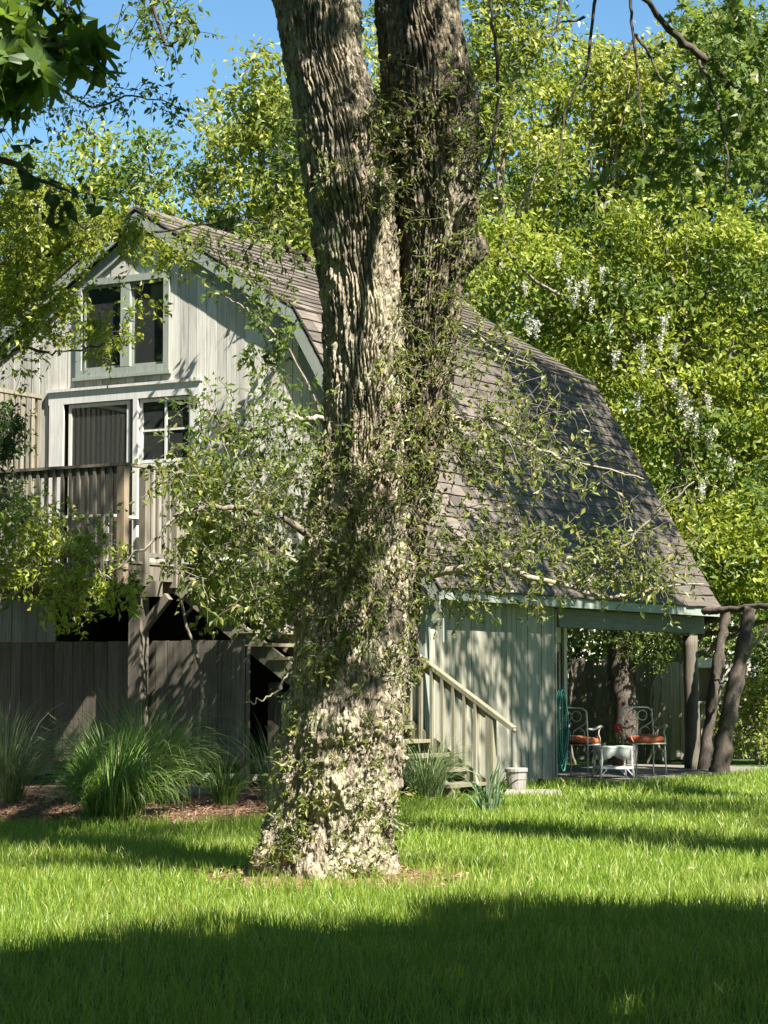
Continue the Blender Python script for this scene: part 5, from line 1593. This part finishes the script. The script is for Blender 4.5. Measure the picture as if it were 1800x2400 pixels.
# wisteria-hung trees to the right of the house
wi, o0 = far_tree('wisteria_tree', 'tree smothered in wisteria with hanging white flower clusters right of the roof', (X_at(1480, 44), 44), Z_at(430, 44),
                  [(X_at(u, 44) - X_at(1480, 44), 0.4 * ((k * 7) % 5 - 2), Z_at(v, 44), 0.95, 0.75) for k, (u, v) in enumerate([(1090, 560), (1140, 640), (1210, 600), (1280, 560), (1350, 520), (1420, 480), (1500, 470), (1580, 500), (1650, 560), (1240, 700), (1320, 660), (1400, 600), (1480, 590), (1560, 620), (1640, 690), (1340, 780), (1420, 720), (1500, 710), (1580, 750), (1660, 820), (1420, 850), (1500, 840), (1580, 880), (1650, 950), (1470, 960), (1540, 980), (1610, 1050), (1680, 1080), (1500, 1080), (1560, 1140), (1640, 1180), (1530, 1230), (1600, 1270), (1680, 1290), (1720, 700), (1740, 900), (1740, 1100)])] + [(X_at(u, 40.5) - X_at(1480, 44), -3.5, Z_at(v, 40.5), 0.8, 0.5) for u, v in ((1560, 1235), (1620, 1215), (1680, 1240), (1740, 1220), (1800, 1260), (1650, 1170), (1730, 1150))] + [(X_at(u, 41.6) - X_at(1480, 44), -2.4, Z_at(v, 41.6), 0.9, 0.6) for u, v in ((1400, 1240), (1470, 1220), (1540, 1230), (1610, 1210), (1680, 1200), (1750, 1200), (1500, 1150), (1580, 1140), (1660, 1120))],
                  M['leaf_yellow'], None, leaf=0.15, nsub=64, per=40, trunk_r=0.25, bark='bark', sub=0.22)
n = 110
rp = np.zeros((n, 3))
rp[:, 2] = -rng.uniform(0, 0.34, n)
tap = 0.055 * (1 + rp[:, 2] / 0.40)
rp[:, :2] = rng.normal(size=(n, 2)) * tap[:, None]
V, T = leaf_arrays(rp, rdir(n) + [0, 0, -0.4], rdir(n), np.full(n, 0.04), np.full(n, 0.034))
rme = mk_mesh('raceme', V, T)
rme.materials.append(M['petal'])
for (u, v) in [(1225, 610), (1240, 630), (1246, 650), (1262, 615), (1145, 690), (1160, 705), (1385, 755), (1392, 790), (1300, 590), (1310, 700), (1420, 740), (1470, 850), (1480, 870), (1490, 890), (1505, 905), (1515, 1040), (1520, 1060), (1455, 830), (1420, 810), (1350, 620), (1330, 770), (1540, 940), (1200, 560), (1280, 660), (1380, 860), (1570, 1000), (1430, 690), (1450, 760), (1130, 620), (1525, 870)]:
    o = bpy.data.objects.new('raceme', rme)
    COL.objects.link(o)
    o.parent = wi
    Yr = 43.0 - random.uniform(0.0, 0.5)
    pw = D(u + random.uniform(-6, 6), v - 16, Yr)
    o.location = tuple(pw - o0)
    o.rotation_euler = (random.uniform(-0.1, 0.1), random.uniform(-0.1, 0.1), random.uniform(0, 6))
    s_ = random.uniform(0.8, 1.35)
    o['kind'] = 'stuff'
    o.scale = (s_, s_, s_)

# shrubs in the rear yard and vines under the porch
def shrub(label, X, Y, w_, h, mat, n, leaf=0.10, name='shrub', zc=None, twl=0.4, per=10):
    t, o0 = sprig_tree(name, label, (X, Y))
    t['category'] = 'shrub'
    st_ = curl(np.tile([X, Y, -0.03], (7, 1)) + rng.normal(size=(7, 3)) * [w_ * 0.15, 0.1, 0], rdir(7) * 0.35 + [0, 0, 1], np.full(7, h * 0.8), 6, 0.15, 0)
    V, q = twig_arrays(st_, np.broadcast_to(np.linspace(0.03, 0.008, 6), (7, 6)), 5)
    obj('stems', mk_mesh('stems', V - o0, q, True), M['bark'], t)
    f = Fol()
    tw = cloud_twigs((X, Y, zc or h * 0.55), (w_, w_ * 0.6, h * 0.45), n, twl, 0.1)
    f.twigs(tw, 0.005, 0.002)
    f.leaves(leaves_on(tw, per, leaf, 0.5, jit=0.04))
    f.build(t, M[mat], M['bark'], 'foliage', 'twigs', o0)
    return t
shrub('bright green low shrub glowing in sun right of the arbor', 7.0, 42.0, 1.0, 1.6, 'leaf_yellow', 260)
shrub('dark conifer-like bush behind the arbor at right edge', 7.6, 42.6, 0.8, 2.5, 'leaf_dark', 300)
shrub('low green bush in front of the right frame edge hedge', 7.4, 39.5, 0.8, 0.9, 'leaf_mid', 160)
shrub('dark leafy bush inside the yard behind the porch', 5.4, 45.5, 0.8, 2.8, 'leaf_dark', 220)
shrub('green bush growing behind the arbor logs', 6.8, 45.0, 0.9, 2.8, 'leaf_mid', 220)
for k, (hx_, lab) in enumerate(((2.2, 'first from the left'), (4.2, 'second from the left'), (6.2, 'third from the left'), (8.2, 'fourth from the left'), (10.2, 'rightmost'))):
    shrub('dense green hedge bush behind the rear fence, ' + lab, hx_, 49.0 + 0.3 * (k % 2), 1.3, 3.6, 'leaf_mid', 420, leaf=0.16, name='hedge_bush', twl=0.6)
vt, o0 = sprig_tree('vine_trunk', 'dark vine covered tree trunk standing behind the porch chairs', (4.35, 41.6))
limb([(4.35, 41.6, -0.05), (4.4, 41.6, 1.0), (4.3, 41.6, 2.0), (4.45, 41.6, 3.4)], 0.24, 0.2, 'trunk', vt, M['dark_bark'], o0, 18, 12)
leafy_branch(vt, o0, [(4.4, 41.5, 1.6), (4.8, 41.2, 2.2), (5.3, 41.0, 2.6)], 0.03, 0.01, M['dark_bark'], [((4.9, 41.1, 2.2), (0.6, 0.3, 0.45), 110, 0.3, 10), ((4.2, 41.3, 2.5), (0.7, 0.3, 0.25), 70, 0.3, 10)], M['leaf_mid'], M['dark_bark'], leaf=0.08)
for k in range(7):
    x_ = 3.5 + k * 0.33
    limb([(x_, 42.0, -0.03), (x_ + random.uniform(-0.3, 0.3), 41.8, 0.8), (x_ + random.uniform(-0.4, 0.4), 41.7, 1.6), (x_ + random.uniform(-0.5, 0.5), 41.6, 2.6)], 0.03, 0.012, 'vine_stem', vt, M['bark'], o0)

# ------------------------------------------------------------------ tall grasses and daffodil leaves
def tuft(name, label, X, Y, n, h, spread, wd, mat, group=None, lean=0.9, cat='grass clump', stiff=0.25):
    t = thing(name, label, cat, (X, Y, 0), 0, group)
    z0 = float(gz(np.array(X), np.array(Y)))
    K = 8
    a = rng.uniform(0, 2 * math.pi, n)
    r0 = rng.uniform(0, 1, n) ** 0.7 * spread * 0.25
    out = np.stack([np.cos(a), np.sin(a), np.zeros(n)], -1)
    L = h * rng.uniform(0.65, 1.35, n)
    tilt = rng.uniform(0.05, lean, n)
    pts = np.zeros((n, K, 3))
    pts[:, 0] = out * r0[:, None] + [0, 0, z0 - 0.02]
    ang = tilt * 0.35
    for k in range(1, K):
        ang = ang + (tilt * 1.5 + stiff) * (k / K) ** 1.5 * 0.55
        d = out * np.sin(ang)[:, None] + np.array([0, 0, 1.0]) * np.cos(ang)[:, None]
        pts[:, k] = pts[:, k - 1] + d * (L / (K - 1))[:, None] + rng.normal(size=(n, 3)) * 0.006
    sd = unit(np.cross(out, [0, 0, 1.0]) + rng.normal(size=(n, 3)) * 0.5)
    wv = wd * np.array([0.8, 1, 1, 0.95, 0.85, 0.7, 0.45, 0.06])
    V = np.stack([pts - sd[:, None] * wv[None, :, None] / 2, pts + sd[:, None] * wv[None, :, None] / 2], 2)
    i = (np.arange(n)[:, None, None] * K * 2 + np.arange(K - 1)[None, :, None] * 2 + np.array([0, 1, 3, 2])[None, None]).reshape(-1, 4)
    o = obj('blades', mk_mesh('blades', V.reshape(-1, 3), i), mat, t)
    o['kind'] = 'stuff'
    return t
GG = 'ornamental grasses in the bed'
def gxy(u, v):
    Y = CAM_H * FPX / (v - 1600.0)
    return (u - 900) / FPX * Y, Y
X, Y = gxy(335, 1890)
tuft('ornamental_grass', 'tall arching ornamental grass with fine green blades in the mulch bed', X, Y, 1300, 1.22, 1.3, 0.010, M['reed_bright'], GG, lean=1.1)
X, Y = gxy(265, 1922)
tuft('ornamental_grass', 'low bright green mound of grass in front of the tall arching grass', X, Y, 1000, 0.98, 1.2, 0.013, M['reed_bright'], GG, lean=1.15)
X, Y = gxy(15, 1885)
tuft('ornamental_grass', 'arching grass clump at the left frame edge', X, Y, 600, 1.15, 0.9, 0.009, M['reed'], GG)
X, Y = gxy(530, 1892)
tuft('ornamental_grass', 'small green grass tuft on the mulch left of the big trunk', X, Y, 260, 0.62, 0.5, 0.009, M['reed_bright'], GG)
X, Y = gxy(640, 1885)
tuft('ornamental_grass', 'sparse wispy tall grass directly beside the left of the big trunk', X, Y, 160, 1.15, 0.6, 0.007, M['reed'], GG)
X, Y = gxy(1000, 1872)
tuft('ornamental_grass', 'dark green grass clump between the big trunk and the stairs', X, Y, 420, 0.78, 0.8, 0.010, M['reed'], GG)
X, Y = gxy(1140, 1905)
tuft('daffodil_clump', 'clump of upright strap shaped blue green leaves by the stair foot', X, Y, 44, 0.58, 0.6, 0.026, M['daffodil'], None, 0.75, 'plant', 0.1)

# ------------------------------------------------------------------ lawn grass
def lawn_points(n, y0, y1, marg=1.35):
    Y = np.sqrt(rng.uniform(y0 * y0, y1 * y1, n))
    X = rng.uniform(-1, 1, n) * (0.169 * marg * Y + 0.3)
    return X, Y
BV, BT, a0 = [], [], 0
for (y0, y1, dens, wd, hh) in ((9.3, 12.5, 2300, 0.0048, 0.12), (12.5, 16.5, 1700, 0.0058, 0.115), (16.5, 22, 1200, 0.0075, 0.11), (22, 29, 700, 0.010, 0.105), (29, 40, 330, 0.014, 0.10)):
    area = 0.169 * 1.35 * (y1 ** 2 - y0 ** 2)
    n = int(area * dens)
    X, Y = lawn_points(n, y0, y1)
    dtr = np.hypot(X - TR[0], Y - TR[1])
    keep = (dtr > 0.62) & (rng.uniform(0, 1, n) < np.clip((dtr - 0.55) / 0.5, 0.12, 1))
    keep &= ~((X < -0.95) & (Y > bed_front(X) - 0.02))
    hx, hy = Hinv(np.stack([X, Y], -1))
    keep &= ~((hx < 0.03) & (hx > -9.8) & (hy > -0.05) & (hy < 10))
    keep &= ~((hx < 1.05) & (hx > -2.5) & (hy > 3.95) & (hy < 10.45))
    keep &= ~((hx < 1.0) & (hy > -1.1) & (hy < 0))
    cl_ = fbm(np.stack([X * 1.7, Y * 1.7, X * 0], -1), 3, 77)
    keep &= rng.uniform(0, 1, n) < 0.45 + 1.1 * cl_
    X, Y, cl_ = X[keep], Y[keep], cl_[keep]
    n = len(X)
    p = np.stack([X, Y, gz(X, Y) - 0.004], -1)
    a = rng.uniform(0, 2 * math.pi, n)
    sd = np.stack([np.cos(a), np.sin(a) * 0.6, np.zeros(n)], -1)
    ln = np.stack([rng.normal(size=n), rng.normal(size=n), np.zeros(n)], -1) * 0.30
    h = hh * rng.uniform(0.3, 1.0, n) ** 1.3 * 1.35 * (0.65 + 0.7 * cl_)
    w2 = wd * rng.uniform(0.7, 1.3, n)[:, None] / 2
    h = h[:, None]
    up = np.array([0, 0, 1.0])
    V = np.stack([p - sd * w2, p + sd * w2, p + (up * 0.55 + ln * 0.35) * h - sd * w2 * 0.8, p + (up * 0.55 + ln * 0.35) * h + sd * w2 * 0.8, p + (up * 0.95 + ln) * h], 1)
    i = np.arange(n)[:, None] * 5
    T = np.concatenate([i + np.array([[0, 1, 3]]), i + np.array([[0, 3, 2]]), i + np.array([[2, 3, 4]])], 1).reshape(-1, 3)
    BV.append(V.reshape(-1, 3))
    BT.append(T + a0)
    a0 += n * 5
o = obj('lawn_grass', mk_mesh('lawn_grass', np.concatenate(BV), np.concatenate(BT)), M['grass'])
tag(o, 'fresh green grass blades of the lawn', 'grass', None, 'stuff')

n = 500
a = rng.uniform(0, 2 * math.pi, n)
rr = 0.60 + np.abs(rng.normal(size=n)) * 0.45
X, Y = TR[0] + rr * np.cos(a), TR[1] + rr * np.sin(a)
far = np.arange(n) % 3 == 0
X[far], Y[far] = lawn_points(int(far.sum()), 10, 32)
p = np.stack([X, Y, gz(X, Y) + rng.uniform(0.01, 0.06, n)], -1)
ok = ~((X < -0.95) & (Y > bed_front(X))) & (Y < 29)
V, T = leaf_arrays(p[ok], (rdir(n) * [1, 1, 0.3])[ok], unit(rdir(n) * 0.6 + [0, 0, 1])[ok], rng.uniform(0.03, 0.08, n)[ok], rng.uniform(0.015, 0.04, n)[ok])
o = obj('fallen_leaves', mk_mesh('fallen_leaves', V, T), M['chips'])
tag(o, 'brown fallen leaves and bark bits scattered on the lawn', 'leaf litter', None, 'stuff')
